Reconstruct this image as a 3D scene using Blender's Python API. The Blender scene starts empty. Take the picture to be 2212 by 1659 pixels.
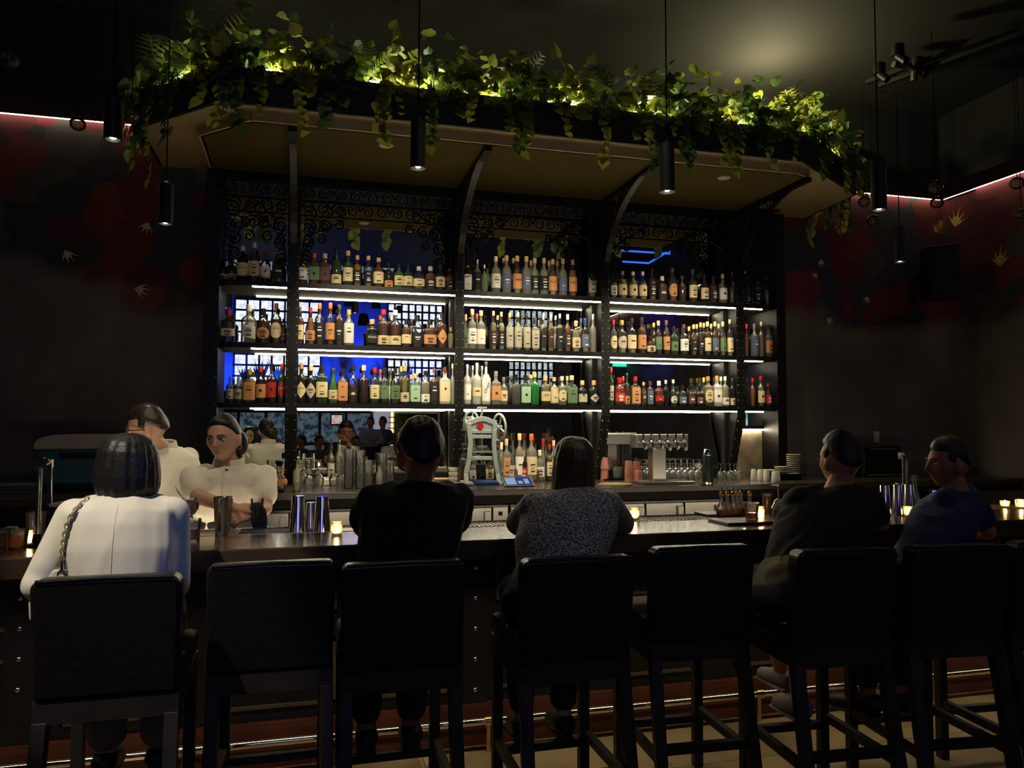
import bpy, bmesh, math, random
from mathutils import Vector, Matrix, noise
C = bpy.context.scene
COL = C.collection
R = math.radians
rnd = random.Random(7)
# ---------------------------------------------------------------- camera
EYE = Vector((0, 0, 1.58)); FPX = 1660.0; IW, IH = 2212, 1659
_y, _p, _r = R(14.9), R(2.9), R(.12)
FW = Vector((math.sin(_y)*math.cos(_p), math.cos(_y)*math.cos(_p), math.sin(_p)))
RT = Vector((math.cos(_y), -math.sin(_y), 0)); UP = RT.cross(FW)
RT, UP = RT*math.cos(_r)+UP*math.sin(_r), UP*math.cos(_r)-RT*math.sin(_r)
cam = bpy.data.objects.new('camera', bpy.data.cameras.new('camera')); COL.objects.link(cam)
cam.data.sensor_width = 36; cam.data.lens = FPX/IW*36; cam.data.clip_start = .05
M3 = Matrix((RT, UP, -FW)).transposed()
cam.matrix_world = Matrix.Translation(EYE) @ M3.to_4x4()
C.camera = cam
def at(px, py, X=None, Y=None, Z=None):
    "where the photo's pixel meets a plane of the room (measuring tool)"
    d = FW + RT*((px-IW/2)/FPX) + UP*((IH/2-py)/FPX)
    t = (X-EYE.x)/d.x if X is not None else (Y-EYE.y)/d.y if Y is not None else (Z-EYE.z)/d.z
    return EYE + d*t
def depth(p): return (Vector(p)-EYE).dot(FW)
# main planes, metres
YM = 6.36      # mirror
YS = 6.12      # shelf front
YW = 6.42      # wall behind
YB = 3.30      # bar top front edge
BARZ = 1.07
YC = 5.52; CZ = 1.09   # back counter
def atm(px, py, Yreal):
    "a point seen in the mirror"
    q = at(px, py, Y=2*YM-Yreal); return Vector((q.x, Yreal, q.z))
# ---------------------------------------------------------------- materials
MATS = {}
def S(c): # sRGB 0-255 to linear
    return tuple(((v/255)/12.92 if v/255 < .04045 else ((v/255+.055)/1.055)**2.4) for v in c)
def mat(name, col=(.5, .5, .5), rough=.5, metal=0., spec=.5, emit=None, estr=0., bump=None, var=None, trans=0., ior=1.45, coat=0., sheen=0.):
    if name in MATS: return MATS[name]
    m = bpy.data.materials.new(name); m.use_nodes = True
    nt = m.node_tree; b = nt.nodes['Principled BSDF']
    b.inputs['Base Color'].default_value = (*col, 1); b.inputs['Roughness'].default_value = rough
    b.inputs['Metallic'].default_value = metal; b.inputs['Specular IOR Level'].default_value = spec
    b.inputs['IOR'].default_value = ior
    if trans: b.inputs['Transmission Weight'].default_value = trans
    if coat: b.inputs['Coat Weight'].default_value = coat
    if sheen: b.inputs['Sheen Weight'].default_value = sheen
    if emit: b.inputs['Emission Color'].default_value = (*emit, 1); b.inputs['Emission Strength'].default_value = estr
    if bump or var:
        tc = nt.nodes.new('ShaderNodeTexCoord')
    if var:   # (scale, other colour, low, high)
        n = nt.nodes.new('ShaderNodeTexNoise'); n.inputs['Scale'].default_value = var[0]; n.inputs['Detail'].default_value = 6
        nt.links.new(tc.outputs['Object'], n.inputs['Vector'])
        r = nt.nodes.new('ShaderNodeValToRGB'); r.color_ramp.elements[0].position = var[2] if len(var) > 2 else .35
        r.color_ramp.elements[1].position = var[3] if len(var) > 3 else .65
        r.color_ramp.elements[0].color = (*col, 1); r.color_ramp.elements[1].color = (*var[1], 1)
        nt.links.new(n.outputs['Fac'], r.inputs['Fac']); nt.links.new(r.outputs['Color'], b.inputs['Base Color'])
    if bump:  # (scale, strength)
        n2 = nt.nodes.new('ShaderNodeTexNoise'); n2.inputs['Scale'].default_value = bump[0]; n2.inputs['Detail'].default_value = 5
        nt.links.new(tc.outputs['Object'], n2.inputs['Vector'])
        bp = nt.nodes.new('ShaderNodeBump'); bp.inputs['Strength'].default_value = bump[1]; bp.inputs['Distance'].default_value = .02
        nt.links.new(n2.outputs['Fac'], bp.inputs['Height']); nt.links.new(bp.outputs['Normal'], b.inputs['Normal'])
    MATS[name] = m
    return m
def glassmat(name, tint, clear=.6, body=.3, glow=None, rough=.05):
    "thin tinted glass: see-through share, milky share lit by the lamps, gloss on top"
    if name in MATS: return MATS[name]
    m = bpy.data.materials.new(name); m.use_nodes = True; nt = m.node_tree
    for n in list(nt.nodes): nt.nodes.remove(n)
    N = nt.nodes.new; L = nt.links.new
    out = N('ShaderNodeOutputMaterial'); tr = N('ShaderNodeBsdfTransparent'); tr.inputs[0].default_value = (*tint, 1)
    df = N('ShaderNodeBsdfDiffuse'); tl = N('ShaderNodeBsdfTranslucent'); gl = N('ShaderNodeBsdfGlossy')
    bc = glow or tint
    df.inputs[0].default_value = (*bc, 1); tl.inputs[0].default_value = (*bc, 1); gl.inputs['Roughness'].default_value = rough
    m1 = N('ShaderNodeMixShader'); m1.inputs[0].default_value = .5; L(df.outputs[0], m1.inputs[1]); L(tl.outputs[0], m1.inputs[2])
    m2 = N('ShaderNodeMixShader'); m2.inputs[0].default_value = body; L(tr.outputs[0], m2.inputs[1]); L(m1.outputs[0], m2.inputs[2])
    fr = N('ShaderNodeFresnel'); fr.inputs[0].default_value = 1.5
    m3 = N('ShaderNodeMixShader'); L(fr.outputs[0], m3.inputs[0]); L(m2.outputs[0], m3.inputs[1]); L(gl.outputs[0], m3.inputs[2])
    L(m3.outputs[0], out.inputs[0]); MATS[name] = m
    return m
def emis(name, col, s):
    if name in MATS: return MATS[name]
    m = bpy.data.materials.new(name); m.use_nodes = True; nt = m.node_tree
    for n in list(nt.nodes): nt.nodes.remove(n)
    o = nt.nodes.new('ShaderNodeOutputMaterial'); e = nt.nodes.new('ShaderNodeEmission')
    e.inputs[0].default_value = (*col, 1); e.inputs[1].default_value = s; nt.links.new(e.outputs[0], o.inputs[0]); MATS[name] = m
    return m
# ---------------------------------------------------------------- objects
LOC = {}
def tag(o, label=None, cat=None, group=None, kind=None):
    if label: o['label'] = label
    if cat: o['category'] = cat
    if group: o['group'] = group
    if kind: o['kind'] = kind
    return o
def thing(name, label, cat, loc=(0, 0, 0), group=None):
    o = bpy.data.objects.new(name, None); COL.objects.link(o); o.location = loc; o.empty_display_size = .1
    LOC[o] = Vector(loc); return tag(o, label, cat, group)
def copy_tree(o, parent=None):
    c = o.copy(); COL.objects.link(c); c.parent = parent
    for ch in list(o.children): copy_tree(ch, c)
    return c
def fr(z, d=Vector((0, 0, 1))):
    z = Vector(z).normalized(); a = Vector((1, 0, 0)) if abs(z.x) < .9 else Vector((0, 1, 0))
    x = a.cross(z).normalized(); return x, z.cross(x), z
class MB:
    "collects shapes; build() links them as ONE mesh object"
    def __init__(s): s.v = []; s.f = []; s.mi = []; s.cur = 0
    def add(s, vs, fs):
        k = len(s.v); s.v += [tuple(v) for v in vs]; s.f += [tuple(i+k for i in f) for f in fs]; s.mi += [s.cur]*len(fs); return s
    def box(s, x0, x1, y0, y1, z0, z1):
        return s.add([(x, y, z) for z in (z0, z1) for y in (y0, y1) for x in (x0, x1)],
                     [(0, 2, 3, 1), (4, 5, 7, 6), (0, 1, 5, 4), (2, 6, 7, 3), (0, 4, 6, 2), (1, 3, 7, 5)])
    def boxc(s, c, sx, sy, sz): return s.box(c[0]-sx/2, c[0]+sx/2, c[1]-sy/2, c[1]+sy/2, c[2]-sz/2, c[2]+sz/2)
    def bar(s, a, b, w, h=None, up=(0, 0, 1)):
        "square bar from a to b"
        h = h or w; a = Vector(a); b = Vector(b); z = (b-a).normalized(); u = Vector(up)
        if abs(z.dot(u)) > .99: u = Vector((0, 1, 0))
        x = u.cross(z).normalized(); y = z.cross(x)
        vs = [p + x*sx*w/2 + y*sy*h/2 for p in (a, b) for sy in (-1, 1) for sx in (-1, 1)]
        return s.add(vs, [(0, 2, 3, 1), (4, 5, 7, 6), (0, 1, 5, 4), (2, 6, 7, 3), (0, 4, 6, 2), (1, 3, 7, 5)])
    def tube(s, pts, r, n=10, cap=True, flat=1.):
        "round (or flattened) tube along points, r a number or list"
        pts = [Vector(p) for p in pts]; m = len(pts); rs = r if isinstance(r, (list, tuple)) else [r]*m
        vs = []; X = None
        for i, p in enumerate(pts):
            t = (pts[min(i+1, m-1)]-pts[max(i-1, 0)]).normalized()
            if X is None: X, Y, _ = fr(t)
            else:
                X = (X - t*X.dot(t)).normalized(); Y = t.cross(X)
            rr = rs[i]; ra, rb = rr if isinstance(rr, tuple) else (rr, rr*flat)
            vs += [p + X*math.cos(2*math.pi*k/n)*ra + Y*math.sin(2*math.pi*k/n)*rb for k in range(n)]
        fs = [(i*n+k, i*n+(k+1) % n, (i+1)*n+(k+1) % n, (i+1)*n+k) for i in range(m-1) for k in range(n)]
        if cap: fs += [tuple(range(n-1, -1, -1)), tuple((m-1)*n+k for k in range(n))]
        return s.add(vs, fs)
    def lathe(s, prof, c=(0, 0, 0), n=16, sq=2., dy=1., rot=0., capb=True, capt=True):
        "profile [(r, z)] around z at c; sq>2 squares the section, dy flattens it"
        vs = []
        for r, z in prof:
            for k in range(n):
                a = 2*math.pi*(k+.5)/n; ca, sa = math.cos(a), math.sin(a)
                q = (abs(ca)**sq+abs(sa)**sq)**(-1/sq) if sq != 2 else 1
                x, y = r*q*ca, r*q*sa*dy
                if rot: x, y = x*math.cos(rot)-y*math.sin(rot), x*math.sin(rot)+y*math.cos(rot)
                vs.append((c[0]+x, c[1]+y, c[2]+z))
        m = len(prof)
        fs = [(i*n+k, i*n+(k+1) % n, (i+1)*n+(k+1) % n, (i+1)*n+k) for i in range(m-1) for k in range(n)]
        if capb: fs.append(tuple(range(n-1, -1, -1)))
        if capt: fs.append(tuple((m-1)*n+k for k in range(n)))
        return s.add(vs, fs)
    def cyl(s, a, b, r, r2=None, n=14): return s.tube([a, b], [r, r if r2 is None else r2], n)
    def prism(s, poly, z0, z1):
        n = len(poly)
        return s.add([(x, y, z0) for x, y in poly]+[(x, y, z1) for x, y in poly],
                     [tuple(range(n-1, -1, -1)), tuple(range(n, 2*n))]+[(k, (k+1) % n, n+(k+1) % n, n+k) for k in range(n)])
    def ball(s, c, rx, ry=None, rz=None, n=14, m=9, mtx=None):
        ry = ry or rx; rz = rz or rx; vs = []
        for i in range(m+1):
            t = math.pi*i/m
            for k in range(n):
                p = Vector((rx*math.sin(t)*math.cos(2*math.pi*k/n), ry*math.sin(t)*math.sin(2*math.pi*k/n), -rz*math.cos(t)))
                if mtx: p = mtx @ p
                vs.append(Vector(c)+p)
        fs = [(i*n+k, i*n+(k+1) % n, (i+1)*n+(k+1) % n, (i+1)*n+k) for i in range(m) for k in range(n)]
        return s.add(vs, fs)
    def torus(s, c, R_, r, axis=(0, 0, 1), n=20, a0=0, a1=2*math.pi):
        x, y, z = fr(axis); full = abs(a1-a0-2*math.pi) < 1e-4
        pts = [Vector(c)+x*math.cos(a0+(a1-a0)*k/n)*R_+y*math.sin(a0+(a1-a0)*k/n)*R_ for k in range(n+1)]
        return s.tube(pts, r, 8, cap=not full)
    def build(s, name, m=None, parent=None, smooth=False, bevel=0., angle=35, mats=None, kind=None):
        me = bpy.data.meshes.new(name)
        o0 = LOC.get(parent, Vector((0, 0, 0))) if parent else Vector((0, 0, 0))
        me.from_pydata([(v[0]-o0.x, v[1]-o0.y, v[2]-o0.z) for v in s.v], [], s.f)
        me.validate(); me.update()
        o = bpy.data.objects.new(name, me); COL.objects.link(o)
        for mm in (mats or [m]): me.materials.append(mm)
        if mats: me.polygons.foreach_set('material_index', s.mi)
        if smooth:
            me.polygons.foreach_set('use_smooth', [True]*len(me.polygons))
            me.set_sharp_from_angle(angle=R(angle))
        if bevel:
            b = o.modifiers.new('bevel', 'BEVEL'); b.width = bevel; b.segments = 2; b.limit_method = 'ANGLE'
        if parent: o.parent = parent; LOC[o] = LOC.get(parent, Vector((0, 0, 0)))
        if kind: o['kind'] = kind
        return o
def based(name, mb, m, label, cat, group=None, **k):
    "a thing that is one mesh: origin at its base"
    xs = [v[0] for v in mb.v]; ys = [v[1] for v in mb.v]; zs = [v[2] for v in mb.v]
    c = Vector(((min(xs)+max(xs))/2, (min(ys)+max(ys))/2, min(zs)))
    mb.v = [(v[0]-c.x, v[1]-c.y, v[2]-c.z) for v in mb.v]
    o = mb.build(name, m, None, **k); o.location = c; LOC[o] = c
    return tag(o, label, cat, group)
def text_mesh(s, size, loc, name, m, parent, rz=0., rx=math.pi/2, tilt=0., shear=0., extrude=.0004):
    cu = bpy.data.curves.new(name, 'FONT'); cu.body = s; cu.size = size; cu.align_x = 'CENTER'; cu.align_y = 'CENTER'
    cu.extrude = extrude; cu.resolution_u = 2; cu.shear = shear
    t = bpy.data.objects.new(name, cu); COL.objects.link(t)
    dg = bpy.context.evaluated_depsgraph_get(); me = bpy.data.meshes.new_from_object(t.evaluated_get(dg))
    bpy.data.objects.remove(t); bpy.data.curves.remove(cu)
    o0 = LOC.get(parent, Vector((0, 0, 0)))
    me.transform(Matrix.Translation(Vector(loc)-o0) @ Matrix.Rotation(rz, 4, 'Z') @ Matrix.Rotation(rx, 4, 'X') @ Matrix.Rotation(tilt, 4, 'Z'))
    o = bpy.data.objects.new(name, me); COL.objects.link(o); me.materials.clear(); me.materials.append(m); o.parent = parent
    LOC[o] = o0
    return o
ORD = 'first second third fourth fifth sixth seventh eighth ninth tenth eleventh twelfth thirteenth fourteenth fifteenth sixteenth seventeenth eighteenth nineteenth twentieth twenty-first twenty-second twenty-third twenty-fourth'.split()
# shared materials
MBLACK = mat('black_steel', S((26, 25, 24)), .45, .6, bump=(60, .03))
MDARKWOOD = mat('dark_wood', S((38, 30, 26)), .4, var=(6, S((26, 20, 17))))
MSTEEL = mat('brushed_steel', (.55, .54, .5), .28, 1., bump=(90, .03))
MCHROME = mat('chrome', (.75, .74, .72), .08, 1.)
MBRASS = mat('brass', (.75, .52, .22), .2, 1.)
MWHITE = mat('white_ceramic', S((205, 200, 185)), .25)
MLED = emis('led_strip', (1., .88, .62), 75.)
MCANDLE = emis('candle_glow', (1., .62, .22), 9.)
GCLEAR = mat('clear_glass', (.97, .98, .96), .02, 0, .5, trans=1.)
def light(name, kind, loc, energy, col=(1, 1, 1), size=.1, target=None, spot=60, blend=.4, size_y=None):
    d = bpy.data.lights.new(name, kind); d.energy = energy; d.color = col
    if kind == 'SPOT': d.spot_size = R(spot); d.spot_blend = blend; d.shadow_soft_size = size
    elif kind == 'AREA':
        d.size = size
        if size_y: d.shape = 'RECTANGLE'; d.size_y = size_y
    else: d.shadow_soft_size = size
    o = bpy.data.objects.new(name, d); COL.objects.link(o); o.location = loc
    if target is not None: o.rotation_euler = (Vector(target)-Vector(loc)).to_track_quat('-Z', 'Y').to_euler()
    return o
# ---------------------------------------------------------------- the room
def struct(name, mb, m, parent=None, **k):
    o = mb.build(name, m, parent, **k); o['kind'] = 'structure'; return o
XL, XR, YBK, ZC = -6.6, 6.29, -5.2, 5.0
# floor: large pale stone tiles
mf = bpy.data.materials.new('stone_tile'); mf.use_nodes = True; nt = mf.node_tree; b = nt.nodes['Principled BSDF']
tc = nt.nodes.new('ShaderNodeTexCoord'); br = nt.nodes.new('ShaderNodeTexBrick'); nt.links.new(tc.outputs['Object'], br.inputs['Vector'])
br.offset = .5; br.inputs['Scale'].default_value = 1.; br.inputs['Brick Width'].default_value = 1.1; br.inputs['Row Height'].default_value = .55
br.inputs['Mortar Size'].default_value = .004; br.inputs['Color1'].default_value = (*S((150, 132, 92)), 1); br.inputs['Color2'].default_value = (*S((138, 120, 84)), 1)
br.inputs['Mortar'].default_value = (*S((84, 72, 50)), 1)
nz = nt.nodes.new('ShaderNodeTexNoise'); nz.inputs['Scale'].default_value = 3.; nz.inputs['Detail'].default_value = 8; nt.links.new(tc.outputs['Object'], nz.inputs['Vector'])
rp = nt.nodes.new('ShaderNodeValToRGB'); rp.color_ramp.elements[0].position = .35; rp.color_ramp.elements[1].position = .6
rp.color_ramp.elements[0].color = (.45, .42, .4, 1); rp.color_ramp.elements[1].color = (1, 1, 1, 1); nt.links.new(nz.outputs['Fac'], rp.inputs['Fac'])
mx = nt.nodes.new('ShaderNodeMix'); mx.data_type = 'RGBA'; mx.blend_type = 'MULTIPLY'; mx.inputs[0].default_value = .8
nt.links.new(br.outputs['Color'], mx.inputs[6]); nt.links.new(rp.outputs['Color'], mx.inputs[7]); nt.links.new(mx.outputs[2], b.inputs['Base Color'])
b.inputs['Roughness'].default_value = .45
struct('floor', MB().box(XL-.2, XR+.2, YBK-.2, YW+.2, -.2, 0), mf)
# mural walls: worn plaster below, painted flowers above
def mural(name, axis):
    m = bpy.data.materials.new(name); m.use_nodes = True; nt = m.node_tree; b = nt.nodes['Principled BSDF']; L = nt.links.new; N = nt.nodes.new
    tc = N('ShaderNodeTexCoord'); sp = N('ShaderNodeSeparateXYZ'); L(tc.outputs['Object'], sp.inputs[0])
    base = N('ShaderNodeTexNoise'); base.inputs['Scale'].default_value = 1.6; base.inputs['Detail'].default_value = 9; L(tc.outputs['Object'], base.inputs['Vector'])
    rb = N('ShaderNodeValToRGB'); e = rb.color_ramp.elements; e[0].position = .3; e[0].color = (*S((84, 75, 64)), 1); e[1].position = .7; e[1].color = (*S((116, 106, 92)), 1)
    L(base.outputs['Fac'], rb.inputs['Fac'])
    ds = N('ShaderNodeTexNoise'); ds.inputs['Scale'].default_value = 2.2; ds.inputs['Detail'].default_value = 3; L(tc.outputs['Object'], ds.inputs['Vector'])
    mxv = N('ShaderNodeMix'); mxv.data_type = 'VECTOR'; mxv.inputs[0].default_value = .3; L(tc.outputs['Object'], mxv.inputs[4]); L(ds.outputs['Color'], mxv.inputs[5])
    vo = N('ShaderNodeTexVoronoi'); vo.inputs['Scale'].default_value = 5.; L(mxv.outputs[1], vo.inputs['Vector'])
    sv = N('ShaderNodeSeparateColor'); L(vo.outputs['Color'], sv.inputs[0])
    rc = N('ShaderNodeValToRGB'); rc.color_ramp.interpolation = 'CONSTANT'; el = rc.color_ramp.elements
    cols = [(0, (78, 15, 13)), (.18, (44, 39, 34)), (.32, (92, 30, 16)), (.45, (30, 37, 34)), (.56, (64, 10, 22)), (.7, (34, 31, 46)), (.8, (92, 22, 30)), (.92, (62, 54, 43))]
    el[0].color = (*S(cols[0][1]), 1); el[1].position = cols[1][0]; el[1].color = (*S(cols[1][1]), 1)
    for p, c in cols[2:]: q = el.new(p); q.color = (*S(c), 1)
    L(sv.outputs[0], rc.inputs['Fac'])
    ed = N('ShaderNodeTexNoise'); ed.inputs['Scale'].default_value = .9; ed.inputs['Detail'].default_value = 5; L(tc.outputs['Object'], ed.inputs['Vector'])
    mp = N('ShaderNodeMapRange'); mp.inputs['From Min'].default_value = 2.1; mp.inputs['From Max'].default_value = 3.3; L(sp.outputs['Z'], mp.inputs['Value'])
    mt = N('ShaderNodeMath'); mt.operation = 'ADD'; L(mp.outputs[0], mt.inputs[0]); L(ed.outputs['Fac'], mt.inputs[1])
    gt = N('ShaderNodeMapRange'); gt.inputs['From Min'].default_value = .86; gt.inputs['From Max'].default_value = 1.0; L(mt.outputs[0], gt.inputs['Value'])
    mx = N('ShaderNodeMix'); mx.data_type = 'RGBA'; L(gt.outputs[0], mx.inputs[0]); L(rb.outputs[0], mx.inputs[6]); L(rc.outputs[0], mx.inputs[7])
    L(mx.outputs[2], b.inputs['Base Color']); b.inputs['Roughness'].default_value = .85
    bp = N('ShaderNodeBump'); bp.inputs['Strength'].default_value = .25; bp.inputs['Distance'].default_value = .02; L(base.outputs['Fac'], bp.inputs['Height']); L(bp.outputs[0], b.inputs['Normal'])
    return m
MMURAL = mural('mural_plaster', 0)
MPLAST = mat('plaster_grey', S((112, 108, 118)), .85, var=(1.5, S((96, 92, 104))), bump=(4, .2))
MCEIL = mat('ceiling_black', S((20, 19, 17)), .8)
wall_back = struct('wall_back', MB().box(XL, XR+.2, YW, YW+.2, 0, ZC), MMURAL)
wall_right = struct('wall_right', MB().box(XR, XR+.2, YBK, YW, 0, ZC), MMURAL)
struct('wall_left', MB().box(XL-.2, XL, YBK, YW+.2, 0, ZC), MPLAST)
struct('ceiling', MB().box(XL-.2, XR+.2, YBK-.2, YW+.2, ZC, ZC+.2), MCEIL)
# dropped soffit along the walls, its light cove washes the mural
ZCV = 3.87
struct('trim_1', MB().box(XL, XR, YW-.42, YW-.05, ZCV, ZC-.001).box(XR-.42, XR-.05, YBK, YW-.42, ZCV, ZC-.001), mat('soffit_black', S((14, 13, 12)), .9))
MCOVE = emis('cove_light', (1., .84, .66), 9.)
struct('trim_2', MB().box(XL, XR-.05, YW-.045, YW-.025, ZCV+.0, ZCV+.03), MCOVE)
struct('trim_3', MB().box(XR-.045, XR-.025, YBK, YW-.05, ZCV+.0, ZCV+.03), MCOVE)
# lower ceiling above the bar
struct('trim_4', MB().box(XL, XR-.43, 2.4, YW-.43, 4.55, 4.7), mat('soffit_paint', S((22, 20, 15)), .9))
# painted pale leaves and hands of the mural, thin paint on the walls
def paint_leaf(mb, c, u, v, s, ang, lobes=5):
    n = lobes; pts = [c]
    for k in range(n):
        a = ang + (k-(n-1)/2)*.42
        for da, rr in ((-.1, .55), (0, 1.), (.1, .55)):
            pts.append(c + (u*math.cos(a+da)+v*math.sin(a+da))*s*rr*(1-.12*abs(k-(n-1)/2)))
    mb.add(pts, [tuple(range(len(pts)))])
MP1 = mat('mural_paint_pale', S((176, 160, 128)), .9); MP2 = mat('mural_paint_ochre', S((176, 146, 70)), .9)
pl = MB(); po = MB(); u, w = Vector((1, 0, 0)), Vector((0, 0, 1))
for px, py, s, a in ((140, 540, .12, 5.2), (290, 622, .13, 6.0), (320, 480, .11, 4.4), (1775, 560, .1, 4.6), (1785, 688, .11, 5.8), (1876, 640, .11, 4.2), (1765, 590, .09, 4.0)):
    paint_leaf(pl, at(px, py, Y=YW-.004), u, w, s, a, 4)
for px, py, s, a in ((2030, 475, .16, 5.2), (2018, 500, .12, .8)): paint_leaf(po, at(px, py, Y=YW-.004), u, w, s, a)
for px, py, s, a in ((2062, 490, .2, 1.2), (2160, 575, .2, 1.5)): paint_leaf(po, at(px, py, X=XR-.004), Vector((0, -1, 0)), w, s, a)
struct('mural_leaves', pl, MP1, wall_back); struct('mural_flowers', po, MP2, wall_back)
# ---- the wall behind the photographer, seen in the mirror
def grid_window(name, x0, x1, z0, z1, nx, nz, pane, Y=YBK):
    "steel window: frame with bars, one pane sheet"
    fmb = MB(); t = .042
    for i in range(nx+1): fmb.box(x0+(x1-x0)*i/nx-t/2, x0+(x1-x0)*i/nx+t/2, Y-.05, Y+.03, z0, z1)
    for j in range(nz+1): fmb.box(x0-t/2, x1+t/2, Y-.05, Y+.03, z0+(z1-z0)*j/nz-t/2, z0+(z1-z0)*j/nz+t/2)
    w_ = struct(name, fmb, mat('window_steel', S((24, 24, 44)), .5))
    struct('window_pane', MB().box(x0, x1, Y-.03, Y-.02, z0, z1), pane, w_)
def daylight(name, c1, c2, s):
    m = emis(name, c1, s); nt = m.node_tree; e = [n for n in nt.nodes if n.type == 'EMISSION'][0]
    tc = nt.nodes.new('ShaderNodeTexCoord'); n = nt.nodes.new('ShaderNodeTexNoise'); n.inputs['Scale'].default_value = 9; n.inputs['Detail'].default_value = 4
    nt.links.new(tc.outputs['Object'], n.inputs['Vector']); r = nt.nodes.new('ShaderNodeValToRGB'); r.color_ramp.elements[0].position = .4; r.color_ramp.elements[1].position = .56
    r.color_ramp.elements[0].color = (*c1, 1); r.color_ramp.elements[1].color = (*c2, 1); nt.links.new(n.outputs['Fac'], r.inputs['Fac']); nt.links.new(r.outputs[0], e.inputs[0])
    return m
DAY = daylight('window_daylight', (.55, .6, .72), (.85, .87, .95), 1.5); DAY2 = daylight('window_dusk', (.25, .32, .38), (.6, .65, .7), 1.1)
def mbox(px0, py0, px1, py1, Y=YBK):
    a = atm(px0, py0, Y); b_ = atm(px1, py1, Y); return a.x, b_.x, b_.z, a.z
for i, (q, nx, nz, pn) in enumerate((((508, 645, 692, 838), 7, 8, DAY), ((838, 655, 955, 830), 8, 10, DAY), ((1098, 668, 1196, 838), 8, 9, DAY2))):
    x0, x1, z0, z1 = mbox(*q); grid_window('window_%d' % (i+1), x0, x1, z0, z1, nx, nz, pn)
holes = [mbox(508, 645, 692, 838), mbox(838, 655, 955, 830), mbox(1098, 668, 1196, 838)]
LEAFD = mat('agave_green', S((46, 66, 60)), .6)
MBLUEW = mat('plaster_blue_room', S((120, 118, 140)), .85, var=(2.2, S((96, 94, 118))), bump=(5, .3))
bw = MB(); xs = [XL-.2]+[v for h in holes for v in h[:2]]+[XR+.2]; zlo = min(h[2] for h in holes); zhi = max(h[3] for h in holes)
bw.box(XL-.2, XR+.2, YBK-.2, YBK, 0, zlo).box(XL-.2, XR+.2, YBK-.2, YBK, zhi, ZC)
for i in range(0, len(xs), 2): bw.box(xs[i], xs[i+1], YBK-.2, YBK, zlo, zhi)
for h in holes:
    bw.box(h[0], h[1], YBK-.2, YBK, zlo, h[2]) if h[2] > zlo+1e-4 else None
    bw.box(h[0], h[1], YBK-.2, YBK, h[3], zhi) if h[3] < zhi-1e-4 else None
struct('wall_front', bw, MBLUEW)
# shopfront glazing and the lit doorway below
x0, x1, z0, z1 = mbox(455, 888, 802, 990)
MSHOP = daylight('shopfront_dusk', (.012, .02, .03), (.07, .1, .13), 1.)
sf = MB()
for i in range(7): sf.box(x0+(x1-x0)*i/6-.03, x0+(x1-x0)*i/6+.03, YBK, YBK+.05, .2, z1)
for zz in (.2, 1.1, z1): sf.box(x0, x1, YBK, YBK+.05, zz-.03, zz+.03)
w4 = struct('window_4', sf, MBLACK); struct('window_pane', MB().box(x0, x1, YBK+.012, YBK+.02, .2, z1), MSHOP, w4)
x0, x1, z0, z1 = mbox(804, 886, 846, 980)
d1 = struct('door_1', MB().box(x0-.06, x0, YBK, YBK+.08, 0, z1).box(x1, x1+.06, YBK, YBK+.08, 0, z1).box(x0-.06, x1+.06, YBK, YBK+.08, z1, z1+.06), mat('door_frame_copper', S((150, 100, 60)), .4))
struct('door_opening', MB().box(x0, x1, YBK+.012, YBK+.02, 0, z1), emis('lit_hallway', (.62, .62, .78), .45), d1)
# green exit glow and a wall screen at the far end, as the mirror shows them
x0, x1, z0, z1 = mbox(722, 895, 747, 916, -3.4)
t = thing('wall_screen', 'small lit screen seen in the mirror above the seated crowd', 'screen', ((x0+x1)/2, YBK+.05, z0))
MB().box(x0-.03, x1+.03, YBK+.02, YBK+.06, z0-.03, z1+.03).build('bezel', MBLACK, t)
MB().box(x0, x1, YBK+.06, YBK+.065, z0, z1).build('display', daylight('screen_mix', (.85, .3, .2), (.4, .75, .95), .9), t)
q = atm(1338, 786, -1.8); t = thing('exit_lamp', 'green glowing exit lamp hung on a rod, seen in the mirror', 'lamp', (q.x, -1.8, q.z-.07))
MB().cyl((q.x, -1.8, q.z+.07), (q.x, -1.8, ZC), .008, n=8).build('rod', MBLACK, t)
MB().box(q.x-.17, q.x+.17, -1.84, -1.8, q.z-.07, q.z+.07).build('housing', MBLACK, t); MB().box(q.x-.15, q.x+.15, -1.8, -1.785, q.z-.055, q.z+.055).build('lens', emis('exit_green', (.02, .9, .5), 1.6), t)
# green wall, copper lamp strip, lit poster, lampshades, tubes and spiky plants behind, as the mirror shows them
x0, x1, z0, z1 = mbox(852, 893, 944, 985); t = thing('green_wall_panel', 'clipped green wall panel beside the bright doorway in the mirror', 'wall panel', ((x0+x1)/2, YBK, 0))
MB().box(x0, x1, YBK, YBK+.08, .02, z1).build('planting', mat('hedge_green', S((70, 92, 50)), .9, var=(14, S((34, 48, 26))), bump=(30, 1.)), t); MB().box(x0-.04, x0, YBK, YBK+.1, .0, z1+.04).box(x1, x1+.04, YBK, YBK+.1, 0, z1+.04).box(x0, x1, YBK, YBK+.1, z1, z1+.04).build('frame', MSTEEL, t)
x0, x1, z0, z1 = mbox(840, 890, 850, 975); t = thing('copper_lamp_column', 'warm glowing slatted copper lamp column at the doorway edge in the mirror', 'lamp', ((x0+x1)/2, YBK+.2, 0))
MB().cyl(((x0+x1)/2, YBK+.2, .05), ((x0+x1)/2, YBK+.2, z1), .03).build('glow_tube', emis('copper_glow', (1., .62, .25), 2.6), t); m = MB()
for k in range(14): m.torus(((x0+x1)/2, YBK+.2, .1+k*(z1-.1)/14), .09, .012, n=16)
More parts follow.
